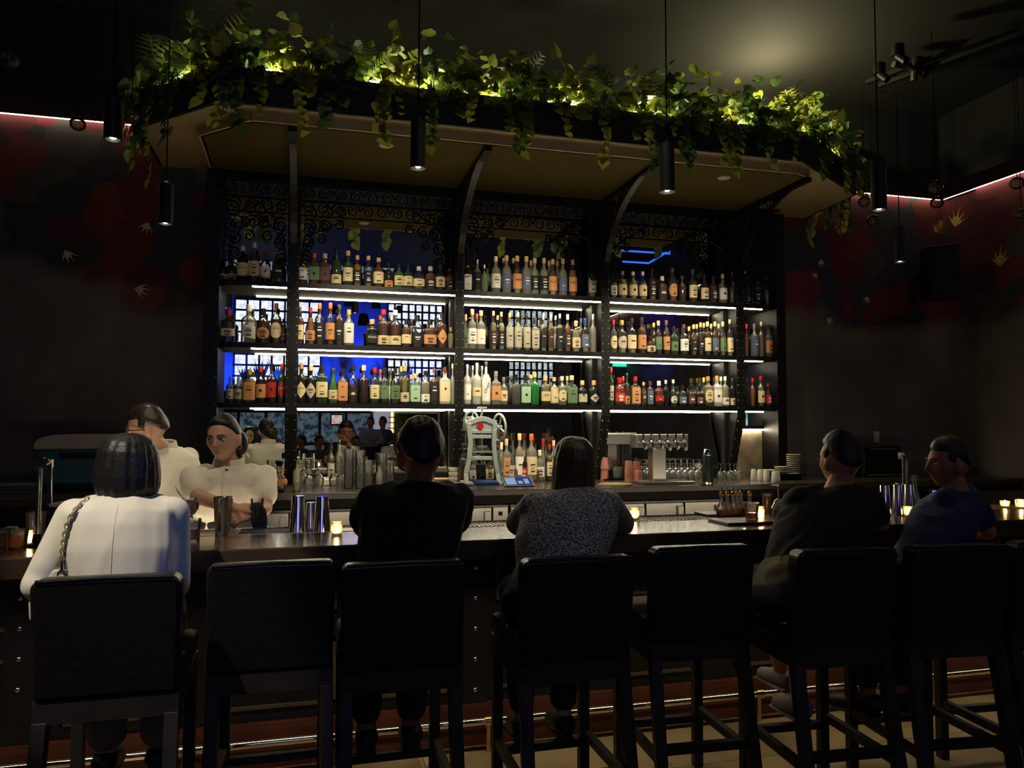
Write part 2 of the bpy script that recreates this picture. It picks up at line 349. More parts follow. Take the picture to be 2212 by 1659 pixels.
m.build('slats', mat('copper_slat', (.6, .3, .14), .3, 1.), t); MB().cyl(((x0+x1)/2, YBK+.2, 0), ((x0+x1)/2, YBK+.2, .05), .11).build('base', MBLACK, t)
p0, p1 = at(1618, 893, X=XR), at(1658, 940, X=XR); y0, y1 = 2*YM-p1.y, 2*YM-p0.y; t = thing('lit_poster', 'bright poster screen with a pale car, seen in the narrow mirror bay', 'screen', (XR-.03, (y0+y1)/2, p1.z)); hh = p0.z-p1.z; wp = (y1-y0)/2; yc = (y0+y1)/2
MB().box(XR-.05, XR, y0-.02, y1+.02, p1.z-.02, p0.z+.02).build('bezel', MBLACK, t)
d_ = MB().box(XR-.054, XR-.05, y0, y1, p1.z, p0.z).build('display', daylight('poster_mix', (.1, .45, .42), (.6, .85, .95), .9), t)
MB().box(XR-.058, XR-.054, yc-wp*.9, yc+wp*.9, p1.z+hh*.1, p1.z+hh*.42).build('picture_body', emis('poster_white', (.8, .88, .9), 1.), d_)
MB().torus((XR-.06, yc, p1.z+hh*.3), hh*.13, hh*.035, (1, 0, 0), 24).build('picture_wheel', emis('poster_dark', (.03, .05, .06), .5), d_)
for i, (px, py, w, Y) in enumerate(((785, 690, 24, -1.), (480, 690, 27, -.8), (722, 668, 17, -2.6), (752, 652, 17, -2.2), (812, 655, 20, -1.6), (862, 668, 15, -3.))):
    p = atm(px, py, Y); r = w*.5*(2*YM-Y)*1.02/FPX; t = thing('bell_lampshade', 'dark bell lampshade seen in the mirror, %s of those over the tables behind' % ORD[i], 'lampshade', (p.x, p.y, p.z-r), 'dark shades behind')
    MB().lathe([(r, -r), (r*.98, -r*.6), (r*.8, r*.7), (r*.6, r), (.01, r*1.05)], tuple(p), 18, capb=False).build('shade', mat('shade_black', S((14, 13, 13)), .8), t, smooth=True); MB().cyl((p.x, p.y, p.z+r), (p.x, p.y, 4.54 if Y > 2.4 else ZC), .004, n=6).build('cord', MBLACK, t)
MTUBE = emis('blue_tube', (.02, .1, 1.), 2.2)
for i, (a, b) in enumerate((((1340, 541), (1462, 547)), ((1345, 565), (1402, 568)), ((1402, 568), (1440, 545)), ((1446, 545), (1466, 524)))):
    p, q = atm(*a, 1.), atm(*b, 1.); q.z = p.z if i < 2 else q.z; t = thing('blue_light_tube', 'thin blue light tube in the upper mirror, %s from the middle bay' % ORD[i], 'light tube', tuple((p+q)/2), 'blue tubes behind')
    MB().cyl(p, q, .015, n=8).build('tube', MTUBE, t); MB().cyl((p+q)/2, Vector(((p.x+q.x)/2, (p.y+q.y)/2, ZC)), .004, n=6).build('hanger', MBLACK, t)
zl = atm(600, 846, YBK+.4).z
struct('trim_5', MB().box(XL, XR, YBK, YBK+.5, zl-.12, zl), mat('ledge_dark', S((40, 38, 44)), .8))
rnd.seed(3)
for i, px in enumerate((530, 560, 600, 690, 722, 760, 806, 842, 880)):
    p = atm(px, 846, YBK+.3); m = MB(); hgt = rnd.uniform(.35, .62)
    for k in range(16):
        a = rnd.uniform(0, 6.28); tl = rnd.uniform(.1, .5); e = Vector((math.cos(a)*tl, math.sin(a)*tl*.5, 1)).normalized()*hgt*rnd.uniform(.7, 1.1); x = e.cross(Vector((0, 1, 0))).normalized()*.022; b_ = Vector((p.x, p.y, zl+.14))
        m.add([b_-x*.6, b_+x*.6, b_+e*.5+x, b_+e*.5-x, b_+e], [(0, 1, 2, 3), (3, 2, 4)])
    t = thing('spiky_plant', 'spiky agave on the window ledge behind, %s from the bartenders in the mirror' % ORD[i], 'plant', (p.x, p.y, zl), 'agaves on the ledge behind'); m.build('leaves', LEAFD, t); MB().lathe([(.08, 0), (.11, .15), (.1, .15), (.07, .02)], (p.x, p.y, zl), 14, capt=False).build('pot', MBLACK, t, smooth=True)
# ---------------------------------------------------------------- back bar shelving
SH = [2.62, 2.145, 1.69]                # undersides of the three shelves
ST = .04                                # shelf thickness
POSTS = [(-.762, -.655), (-.166, -.077), (1.147, 1.222), (2.412, 2.492), (3.705, 3.784), (4.12, 4.212)]
BAYS = [(POSTS[i][1], POSTS[i+1][0]) for i in range(5)]
ZTOP = 3.5
unit = thing('back_bar_shelving', 'black riveted steel back bar with three lit bottle shelves and mirrors', 'bar shelving', (1.72, 6.24, CZ))
def spiral(mb, c, r0, turns, ax, up=Vector((0, 0, 1)), r=.006, a0=0., sgn=1):
    pts = []; n = int(18*turns)
    for k in range(n+1):
        t = k/n; a = a0+sgn*t*turns*2*math.pi; rr = r0*(1-.82*t)
        pts.append(Vector(c)+ax*math.cos(a)*rr+up*math.sin(a)*rr)
    mb.tube(pts, [r*(1.3-.5*k/n) for k in range(n+1)], 6)
# posts
for i, (a, b) in enumerate(POSTS):
    m = MB(); c = (a+b)/2
    if i in (0, 5):
        m.box(a, b, YS-.01, YM, CZ, ZTOP)
    else:
        m.box(a, b, YS-.012, YS, 1.64, ZTOP).box(c-.008, c+.008, YS, YM, 1.64, ZTOP).box(a, b, YM-.03, YM, CZ, ZTOP)
        # tapered foot running back to the wall
        m.add([(c-.008, YS, 1.64), (c+.008, YS, 1.64), (c+.008, YM, 1.64), (c-.008, YM, 1.64), (c-.008, YM-.05, CZ), (c+.008, YM-.05, CZ), (c+.008, YM, CZ), (c-.008, YM, CZ)],
              [(0, 1, 2, 3), (4, 7, 6, 5), (0, 4, 5, 1), (2, 6, 7, 3), (1, 5, 6, 2), (0, 3, 7, 4)])
        m.bar((c, YS-.006, 1.66), (c, YM-.056, CZ), b-a, .012, up=(0, 1, 0))
    p = m.build('post', MBLACK, unit)
    rv = MB()
    for k in range(27):
        z = 1.72+k*.067
        if i not in (0, 5):
            for xx in (a+.012, b-.012): rv.ball((xx, YS-.013, z), .0045, .003, .0045, 8, 4)
        elif k % 3 == 0: rv.ball((b-.015 if i == 0 else a+.015, YS-.011, z), .0045, .003, .0045, 8, 4)
    if i not in (0, 5):
        for k in range(7):
            t = (k+.5)/7; z = 1.64+(CZ-1.64)*t; y = YS+(YM-.05-YS)*t-.016
            for xx in (a+.012, b-.012): rv.ball((xx, y, z), .0045, .004, .0045, 8, 4)
    rv.build('rivets', mat('rivet_steel', (.5, .48, .42), .3, 1.), p, smooth=True)['kind'] = 'stuff'
# shelves with light strips
MSHELF = mat('shelf_steel', S((22, 18, 13)), .6, .0, bump=(30, .04))
for zi, z in enumerate(SH):
    sh = MB(); x0, x1 = -.66, 4.125; e = .1
    poly = [(x0, YM-.004), (x0, YS+e)] + [(x0+e-e*math.cos(t), YS+e-e*math.sin(t)) for t in (.5, 1.05)] + [(x0+e, YS), (x1-e, YS)] + [(x1-e+e*math.sin(t), YS+e-e*math.cos(t)) for t in (.5, 1.05)] + [(x1, YS+e), (x1, YM-.004)]
    sh.prism(poly[::-1], z, z+ST); s_ = sh.build('shelf', MSHELF, unit)
    lip = MB(); lip.box(x0+e, x1-e, YS-.004, YS+.001, z, z+ST).build('shelf_edge', MBLACK, s_)
    for bi, (a, b) in enumerate(BAYS):
        la = a if bi else at(545, 620, Y=YS).x
        lb = b if bi < 4 else at(1646, 668, Y=YS).x
        MB().box(la, lb, YS-.003, YS+.011, z-.01, z-.001).build('led_strip', MLED, s_)
# mirrors
MMIR = mat('mirror_glass', (.78, .8, .78), .0, 1.)
for bi, (a, b) in enumerate(BAYS):
    z0 = CZ+.08 if bi < 4 else 1.56
    MB().box(a-.04 if bi else a, b+.04 if bi < 4 else b, YM, YM+.01, z0, ZTOP).build('mirror_panel', MMIR, unit)
MB().box(-.66, 3.74, YM-.02, YM+.012, CZ, CZ+.08).build('mirror_sill', MBLACK, unit)
MB().box(3.78, 4.12, YM-.015, YM+.012, 1.53, 1.56).build('mirror_sill', MBLACK, unit)
MB().box(3.79, 4.115, YM-.012, YM, 1.515, 1.528).build('led_strip', MLED, unit)
MB().box(3.78, 4.12, YM+.012, YM+.02, CZ, 1.53).build('plaster_panel', mat('plaster_warm', S((120, 104, 80)), .9, var=(9, S((84, 72, 56)))), unit)
MB().box(-.762, 4.212, YS, YM, ZTOP-.06, ZTOP).build('top_rail', MBLACK, unit)
# wrought iron scrollwork across the top of each bay
MIRON = mat('wrought_iron', S((30, 28, 26)), .35, .8)
ax = Vector((1, 0, 0))
for bi, (a, b) in enumerate(BAYS):
    m = MB(); w_ = b-a; yy = YS+.03
    m.box(a, b, yy-.006, yy+.006, 3.30, 3.312).box(a, b, yy-.006, yy+.006, 3.425, 3.437)
    n = max(2, round(w_/.125))
    for k in range(n):
        x = a+(k+.5)*w_/n; spiral(m, (x, yy, 3.368), .055, 1.6, ax, a0=0 if k % 2 else math.pi, sgn=1 if k % 2 else -1)
    for sd in (1, -1):
        ex = a if sd == 1 else b
        for dx, dz, r0 in ((.07, -.09, .065), (.2, -.075, .055), (.31, -.06, .045), (.06, -.22, .055), (.17, -.19, .045), (.055, -.34, .05), (.05, -.46, .045)):
            if dx < w_*.5: spiral(m, (ex+sd*dx, yy, 3.30+dz), r0, 1.5, ax*sd, a0=2.2, sgn=-1)
        m.tube([(ex+sd*.01, yy, 2.8), (ex+sd*.03, yy, 3.0), (ex+sd*.1, yy, 3.15), (ex+sd*min(.36, w_*.5), yy, 3.29)], .006, 6)
    m.build('scrollwork', MIRON, unit, smooth=True)
# curved scroll brackets that carry the canopy
for i in range(1, 5):
    c = sum(POSTS[i])/2; m = MB(); cur = []
    for k in range(17):
        t = k/16*math.pi/2; cur.append((c, YS-.01-(YS-5.12)*(1-math.cos(t)), 2.74+.75*math.sin(t)))
    for p, q in zip(cur, cur[1:]): m.bar(p, q, .05, .01, up=(0, -1, .3))
    m.bar((c, YS, ZTOP-.02), (c, 5.1, ZTOP-.02), .05, .03)
    for k in range(3, 15):
        p = Vector(cur[k]); d = Vector((0, .55, .45)); r0 = .035+.006*k if k < 9 else .08-.005*(k-9)
        spiral(m, p+Vector((0, .6, .55)).normalized()*(r0+.02), r0, 1.4, Vector((0, 1, 0)), a0=k*1.7, sgn=1 if k % 2 else -1)
    m.build('scroll_bracket', MIRON, unit, smooth=True, angle=30)
# ---------------------------------------------------------------- canopy with planter
can = thing('bar_canopy', 'dark canopy with planter trough over the back bar', 'canopy', (1.72, 5.6, ZTOP))
ZL, ZF = 3.56, 3.79
PATH = [(-1.12, 6.36), (-1.12, 5.55), (-.55, 4.97), (3.6, 4.97), (4.56, 5.58), (4.62, 6.36)]
INN = [(-.73, 6.36), (-.72, 5.44), (-.37, 5.08), (3.62, 5.08), (3.76, 5.14), (3.77, 6.36)]
MOLIVE = mat('soffit_panel', S((62, 53, 24)), .8, spec=.05, bump=(8, .08))
MB().prism(INN, ZTOP, ZTOP+.02).build('soffit_panel', MOLIVE, can)
bm_ = MB()
for (p, q) in zip(INN, INN[1:]): bm_.bar((*p, ZTOP+.035), (*q, ZTOP+.035), .03, .07)
bm_.build('soffit_frame', mat('bronze_trim', S((150, 130, 92)), .5, .1), can)
MB().prism(PATH, ZL, ZL+.02).build('planter_base', mat('bronze_dark', S((128, 110, 76)), .6), can)
fa = MB(); lin = MB()
for (p, q) in zip(PATH, PATH[1:]):
    fa.bar((*p, (ZL+ZF)/2), (*q, (ZL+ZF)/2), .02, ZF-ZL)
fa.build('planter_fascia', mat('fascia_black', S((20, 18, 16)), .6), can)
def inset(p, d=.09):
    c = Vector((1.75, 6.6)); v = Vector(p); return v+(c-v).normalized()*d
for p, q in zip(PATH, PATH[1:]):
    a, b = inset(p, .13), inset(q, .13); n = max(1, round((b-a).length/.62))
    for j in range(n):
        u0 = rnd.uniform(.0, .3); u1 = u0+rnd.uniform(.25, .65); e0, e1 = a.lerp(b, (j+u0)/n), a.lerp(b, (j+u1)/n); lin.bar((e0.x, e0.y, ZF+.03), (e1.x, e1.y, ZF+.03), .022, .03)
lin.build('planter_light', emis('planter_led', (1., .94, .58), 110.), can)
mcore = MB(); mcore.prism([tuple(inset(p, .02)) for p in PATH], ZF-.06, ZF-.02).build('planting_bed', mat('soil', S((30, 24, 18)), .95), can)
for (px, py) in ((834, 314), (1564, 384)):
    q = at(px, py, Z=ZTOP)
    dl = MB().lathe([(.0, 0), (.045, 0), (.05, .004), (.05, .01)], (q.x, q.y, ZTOP-.006), 20).build('recessed_light', mat('lamp_rim', S((150, 140, 110)), .5), can, smooth=True)
# ---------------------------------------------------------------- plants in the trough
def leafmat(name, c):
    m = bpy.data.materials.new(name); m.use_nodes = True; nt = m.node_tree; b = nt.nodes['Principled BSDF']; o = nt.nodes['Material Output']
    b.inputs['Base Color'].default_value = (*c, 1); b.inputs['Roughness'].default_value = .4
    t = nt.nodes.new('ShaderNodeBsdfTranslucent'); t.inputs[0].default_value = (c[0]*1.3, c[1]*1.2, c[2], 1)
    x = nt.nodes.new('ShaderNodeMixShader'); x.inputs[0].default_value = .4
    nt.links.new(b.outputs[0], x.inputs[1]); nt.links.new(t.outputs[0], x.inputs[2]); nt.links.new(x.outputs[0], o.inputs[0]); return m
LEAF = [leafmat('leaf_green', S((112, 128, 50))), leafmat('leaf_lime', S((142, 148, 62))), leafmat('leaf_deep', S((66, 92, 46)))]
HEART = [(0, 0, 0), (.28, -.12, .06), (.5, .12, .1), (.42, .5, .07), (0, 1, -.05), (-.42, .5, .07), (-.5, .12, .1), (-.28, -.12, .06), (0, .45, 0)]
HF = [(0, 1, 2, 8), (8, 2, 3), (8, 3, 4), (8, 4, 5), (8, 5, 6), (0, 8, 6, 7)]
def leaf(mb, p, d, nrm, s, wd=1.):
    d = Vector(d).normalized(); x = d.cross(Vector(nrm))
    if x.length < 1e-3: x = d.cross(Vector((.3, .5, .8)))
    x.normalize(); z = x.cross(d)
    mb.add([Vector(p)+x*u*s*wd+d*v*s+z*w*s for u, v, w in HEART], HF)
def frond(mb, p, d, s, n=9):
    d = Vector(d).normalized(); x = d.cross(Vector((0, 0, 1))).normalized(); pr = Vector(p)
    for k in range(n):
        t = (k+1)/n; q = Vector(p)+d*s*t+Vector((0, 0, -.25*s*t*t))
        mb.tube([pr, q], .002, 4); ln = s*.28*math.sin(math.pi*min(1, .15+.85*(1-t)+.02))+.01
        for sg in (1, -1):
            e = q+x*sg*ln+d*ln*.3; mb.add([q-d*.006, q+d*.012, e], [(0, 1, 2)])
        pr = q
segs = [((Vector(a), Vector(b))) for a, b in zip(PATH, PATH[1:])]; tot = sum((b-a).length for a, b in segs)
NP = 38
rnd.seed(11)
KIND = ['pothos', 'ivy', 'pothos', 'pothos', 'fern', 'pothos', 'ivy', 'pothos']
cnt = {}
for i in range(NP):
    s = (i+.5)/NP*tot
    for a, b in segs:
        if s <= (b-a).length: break
        s -= (b-a).length
    u = (b-a).normalized(); out = Vector((u.y, -u.x)); base = a+u*s
    if (base+out*.1-Vector((1.7, 6.))).length < (base-out*.1-Vector((1.7, 6.))).length: out = -out
    B3 = Vector((base.x-out.x*.06, base.y-out.y*.06, ZF)); o3 = Vector((out.x, out.y, 0)); u3 = Vector((u.x, u.y, 0))
    kd = KIND[i % 8]; m = MB(); sm = MB(); sc = {'pothos': .085, 'ivy': .06, 'fern': .05}[kd]
    # upright mound, and a skirt of leaves over the rim
    for k in range(40 if kd != 'fern' else 16):
        hgt = abs(rnd.gauss(0, .14)); p = B3+u3*rnd.gauss(0, .12)+o3*rnd.uniform(-.14, .13)+Vector((0, 0, .02+min(hgt, .36)))
        d = Vector((rnd.gauss(0, .6), rnd.gauss(0, .6), rnd.uniform(-.5, 1)))+o3*.5
        leaf(m, p, d, Vector((rnd.gauss(0, .5), rnd.gauss(0, .5), 1))-u3*.1, sc*rnd.uniform(.7, 1.3))
        if k % 5 == 0: sm.tube([B3+u3*rnd.uniform(-.08, .08), (B3+p)/2+o3*.02, p], .0025, 4)
    for k in range(34):
        p = B3+u3*rnd.uniform(-.14, .14)+o3*rnd.uniform(.0, .12)+Vector((0, 0, rnd.uniform(-.05, .14)))
        leaf(m, p, u3*rnd.gauss(0, .6)+o3*.25+Vector((0, 0, rnd.uniform(-1.1, .3))), o3+Vector((0, 0, .4))+u3*rnd.gauss(0, .4), sc*rnd.uniform(.6, 1.1))
    if kd == 'fern' or i % 5 == 2:
        for k in range(9 if kd == 'fern' else 3):
            a_ = rnd.uniform(0, 2*math.pi); frond(m, B3+Vector((0, 0, .05)), Vector((math.cos(a_)*.6, math.sin(a_)*.6, 1.1)), rnd.uniform(.25, .42))
    # trailers over the fascia
    for k in range(rnd.randint(2, 5)):
        L_ = rnd.choice((.1, .18, .25, .34, .42))*(1.15 if i > 30 else 1); off = u3*rnd.gauss(0, .11)
        if i in (20, 21, 25, 26): L_ *= .55
        pts = [B3+off+Vector((0, 0, .03)), B3+off+o3*.1+Vector((0, 0, .05))]
        q = B3+off+o3*rnd.uniform(.1, .15); n = max(2, int(L_/.045))
        for j in range(1, n+1):
            q = q+Vector((rnd.gauss(0, .008), rnd.gauss(0, .008), -L_/n)); q0 = q+Vector((0, 0, .03)); pts.append(q0.copy())
            d = o3*rnd.uniform(.2, .7)+u3*rnd.choice((-1, 1))*rnd.uniform(.2, .8)+Vector((0, 0, -rnd.uniform(.5, 1.2)))
            leaf(m, q0, d, o3+Vector((0, 0, .6))+u3*rnd.gauss(0, .3), sc*rnd.uniform(.65, 1.15))
        sm.tube(pts, .003, 4)
    nm = {'pothos': 'trailing_pothos', 'ivy': 'trailing_ivy', 'fern': 'potted_fern'}[kd]; cnt[kd] = cnt.get(kd, 0)+1
    word = {'pothos': 'broad-leaved trailing pothos', 'ivy': 'small-leaved trailing ivy', 'fern': 'feathery fern'}[kd]
    t = thing(nm, '%s, %s of its kind along the canopy trough from the bartenders\' end' % (word, ORD[min(cnt[kd]-1, 23)]), 'plant', tuple(B3), 'greenery in the canopy trough')
    m.build('foliage', LEAF[(i*7) % 3], t); sm.build('stem', mat('stem_green', S((70, 78, 40)), .6), t)
# ---------------------------------------------------------------- bottles
GL = {  # glass: tint, see-through share mix (body), words
 'a': ((.95, .5, .1), .45, 'amber'), 'b': ((.42, .13, .03), .4, 'whisky-brown'), 'k': ((.02, .018, .016), .6, 'black glass'), 'g': ((.1, .4, .08), .55, 'green'),
 'n': ((.05, .13, .05), .6, 'dark green'), 'e': ((.08, .62, .12), .5, 'bright green'), 'c': ((.97, .96, .78), .28, 'clear'), 'p': ((.98, .92, .52), .55, 'pale yellow'),
 'y': ((.95, .85, .2), .45, 'yellow'), 'r': ((.85, .07, .05), .45, 'red'), 'v': ((.22, .03, .03), .4, 'dark red'), 'u': ((.25, .75, .85), .5, 'sky-blue'),
 'm': ((.66, .9, .7), .4, 'mint'), 'f': ((.9, .92, .86), .82, 'frosted'), 'o': ((.9, .26, .05), .4, 'orange'), 'd': ((.45, .45, .4), .3, 'smoke-grey')}
GM = {k: glassmat('bottle_'+v[2].replace(' ', '_').replace('-', '_'), v[0], body=v[1], glow=tuple(min(1, x*.9+.03) for x in v[0])) for k, v in GL.items()}
GSH = glassmat('bottle_shell', (.97, .98, .95), body=.035)
LB = {'c': (S((214, 196, 150)), 'cream'), 'w': (S((226, 222, 208)), 'white'), 'k': (S((26, 25, 24)), 'black'), 'r': (S((176, 34, 34)), 'red'), 'g': (S((92, 122, 84)), 'green'),
 'b': (S((84, 98, 122)), 'slate-blue'), 't': (S((196, 136, 84)), 'tan'), 'y': (S((178, 172, 150)), 'grey'), 'm': (S((160, 196, 160)), 'mint'), 'v': (S((92, 60, 58)), 'maroon'), 'n': (S((60, 40, 28)), 'brown')}
LM = {k: mat('label_'+v[1].replace('-', '_'), v[0], .7, bump=(80, .05)) for k, v in LB.items()}
CP = {'k': (S((22, 21, 20)), 'black', 0), 'c': (S((206, 170, 116)), 'cork', 0), 'r': (S((168, 26, 22)), 'red', 0), 'g': (S((220, 176, 84)), 'gold', .6), 'w': (S((222, 216, 196)), 'white', 0),
 's': (S((190, 190, 186)), 'silver', .9), 'b': (S((84, 48, 30)), 'brown', 0), 'o': (S((204, 84, 40)), 'copper', .3), 't': (S((176, 120, 70)), 'tan', 0), 'u': (S((44, 66, 120)), 'blue', 0)}
CM = {k: mat('cap_'+v[1], v[0], .35, v[2]) for k, v in CP.items()}
INKD = mat('label_ink_dark', S((30, 26, 24)), .7); INKW = mat('label_ink_white', S((230, 226, 210)), .7); INKR = mat('label_ink_red', S((170, 40, 30)), .7)
SHAPE = {  # body end, shoulder end, neck r, cap start, squareness, depth
 'r': (.58, .72, .34, .86, 2, 1), 's': (.62, .72, .36, .84, 6, .9), 't': (.56, .72, .3, .88, 2, 1), 'd': (.56, .72, .34, .82, 2.6, .8), 'x': (.5, .72, .32, .86, 2, 1), 'j': (.66, .74, .4, .84, 3, .8)}
def bottle_profile(sh, r, h):
    b, s, nk, cp, sq, dy = SHAPE[sh]; rn = r*nk; pr = [(r*.86, 0), (r*.97, .008*h+.002), (r, .03*h)]
    if sh == 'x': pr += [(r, .38*h), (r*.9, .48*h), (r*.62, .6*h), (rn*1.2, .7*h)]
    elif sh == 't': pr += [(r*1.0, b*h), (r*.94, (b+.05)*h), (r*.74, (b+.11)*h), (rn*1.15, s*h)]
    else: pr += [(r, b*h), (r*.97, (b+(s-b)*.3)*h), (r*.82, (b+(s-b)*.6)*h), (rn*1.25, s*h)]
    pr += [(rn, (s+.03)*h), (rn*.97, cp*h), (rn*1.15, (cp+.005)*h), (rn*1.15, (cp+.02)*h), (rn*.9, (cp+.03)*h), (rn*.9, .98*h)]
    return pr
LABZ = {'r': (.14, .52), 's': (.14, .56), 't': (.12, .5), 'd': (.14, .46), 'x': (.12, .38), 'j': (.16, .56)}
def make_bottle(x, y, z, h, r, sh, g, lab, cap, label, group, txt=None, opts='', cat='bottle', name='liquor_bottle'):
    t = thing(name, label, cat, (x, y, z), group)
    b, s, nk, cp, sq, dy = SHAPE[sh]; n = 16 if sq == 2 else 20
    inner = g in 'abprvouym'
    MB().lathe(bottle_profile(sh, r, h), (x, y, z), n, sq, dy).build('glass_body', GSH if inner else GM[g], t, smooth=True)
    if inner:   # the spirit inside, filled to about the shoulder
        lv = rnd.choice((s-.02, b+.02, b-.1, s+.06)); pr = bottle_profile(sh, r*.93, h); q = [(r*.8, .03*h)]+[(a_, z_) for a_, z_ in pr if .035*h < z_ < lv*h]
        ra = q[-1][0]; q += [(ra*.96, lv*h), (0, lv*h)]
        MB().lathe(q, (x, y, z), n, sq, dy, capt=False).build('spirit', GM[g], t, smooth=True)
    if cap == 'p':    # steel pourer
        MB().cyl((x, y, z+cp*h), (x, y, z+.93*h), r*nk*1.05).cyl((x, y, z+.93*h), (x+.004, y-.01, z+h*1.06), .004).build('pourer', MCHROME, t, smooth=True)
    elif cap != 'n':
        rc = r*nk*(1.25 if cap in 'cg' else 1.18); rc = max(rc, .0105)
        if 'B' in opts: MB().ball((x, y, z+(cp+1)/2*h), r*.55, r*.55, (1-cp)/2*h).build('stopper', CM[cap], t, smooth=True)
        elif 'K' in opts: MB().lathe([(rc*.95, cp*h-.02), (rc, cp*h), (rc, h*.99), (rc*.8, h)], (x, y, z), 12).build('cap', CM[cap], t, smooth=True)
        else: MB().lathe([(rc, cp*h), (rc, h*.99), (rc*.85, h)], (x, y, z), 12).build('cap', CM[cap], t, smooth=True)
    if lab != '-':
        z0, z1 = LABZ[sh]
        if 'L' in opts: z0, z1 = .06, .3
        if 'T' in opts: z0, z1 = .08, .62
        if 'S' in opts: z0, z1 = .2, .42
        w = .5 if sq == 2 else .42
        m = MB(); rr = r*1.015+.0006; K = 10; vs = []
        ang = [-math.pi/2+(k/K-.5)*2*math.pi*w*.8 for k in range(K+1)]
        def P(a, zz):
            ca, sa = math.cos(a), math.sin(a); q = (abs(ca)**sq+abs(sa)**sq)**(-1/sq) if sq != 2 else 1
            return (x+rr*q*ca, y+rr*q*sa*dy, zz)
        if 'D' in opts:   # diamond label
            zc = (z0+z1)/2
            for k in range(K):
                fa = 1-abs(k/K-.5)*2; fb = 1-abs((k+1)/K-.5)*2; hh = (z1-z0)*h/2*1.1
                m.add([P(ang[k], z+zc*h-hh*fa), P(ang[k+1], z+zc*h-hh*fb), P(ang[k+1], z+zc*h+hh*fb), P(ang[k], z+zc*h+hh*fa)], [(0, 1, 2, 3)])
        elif 'O' in opts:   # oval label
            zc = (z0+z1)/2
            for k in range(K):
                f = lambda q: math.sqrt(max(0, 1-(q/K*2-1)**2)); hh = (z1-z0)*h/2
                m.add([P(ang[k], z+zc*h-hh*f(k)), P(ang[k+1], z+zc*h-hh*f(k+1)), P(ang[k+1], z+zc*h+hh*f(k+1)), P(ang[k], z+zc*h+hh*f(k))], [(0, 1, 2, 3)])
        else:
            sk = .07*h if '/' in opts else 0
            for k in range(K):
                e0, e1 = -sk*(k/K-.5), -sk*((k+1)/K-.5)
                m.add([P(ang[k], z+z0*h+e0), P(ang[k+1], z+z0*h+e1), P(ang[k+1], z+z1*h+e1), P(ang[k], z+z1*h+e0)], [(0, 1, 2, 3)])
        lo = m.build('label', LM[lab], t, smooth=True)
        ink = INKW if lab in 'kvnrb' else INKD
        yf = y-rr*dy-.0012
        if txt == '@bird':
            bz = z+.36*h; MB().add([(x-.016, yf, bz-.006), (x-.004, yf, bz-.012), (x+.008, yf, bz-.006), (x+.009, yf, bz+.012), (x+.006, yf, bz+.022), (x+.002, yf, bz+.018), (x+.001, yf, bz+.008)], [(0, 1, 2, 3, 4, 5, 6)]).build('emblem', INKR, lo)
        elif txt == '@dot': MB().add([(x+.012*math.cos(a), yf, z+.34*h+.012*math.sin(a)) for a in [k*math.pi/8 for k in range(16)]], [tuple(range(16))]).build('emblem', INKD if lab != 'k' else INKW, lo)
        elif txt == '@gem': MB().add([(x-.011, yf, z+.42*h), (x, yf, z+.42*h-.014), (x+.011, yf, z+.42*h), (x, yf, z+.42*h+.014)], [(0, 1, 2, 3)]).build('emblem', INKD, lo)
        elif txt:
            vert = txt.startswith('|'); tx = txt.strip('|')
            sz = min(r*1.45/max(2.4, len(tx)*.62), .026) if not vert else r*.95
            text_mesh(tx, sz, (x, yf, z+((z0+z1)/2+.04)*h), 'lettering', INKR if '!' in opts else ink, lo, tilt=R(72) if vert else (R(-14) if '/' in opts else 0), shear=.3 if vert else 0)
        else:
            q = MB()   # bands of small print as thin bars
            for k, (zz, ww) in enumerate(((.74, .62), (.56, .8), (.36, .5), (.2, .66))):
                if 'D' in opts and k in (0, 3): continue
                if (hash((round(x*1000), k)) % 3): q.box(x-rr*ww*.55, x+rr*ww*.55, yf, yf+.0006, z+(z0+(z1-z0)*zz)*h-.0025*(1+k % 2), z+(z0+(z1-z0)*zz)*h+.0025*(1+k % 2))
            if q.v: q.build('print', ink, lo)
    return t
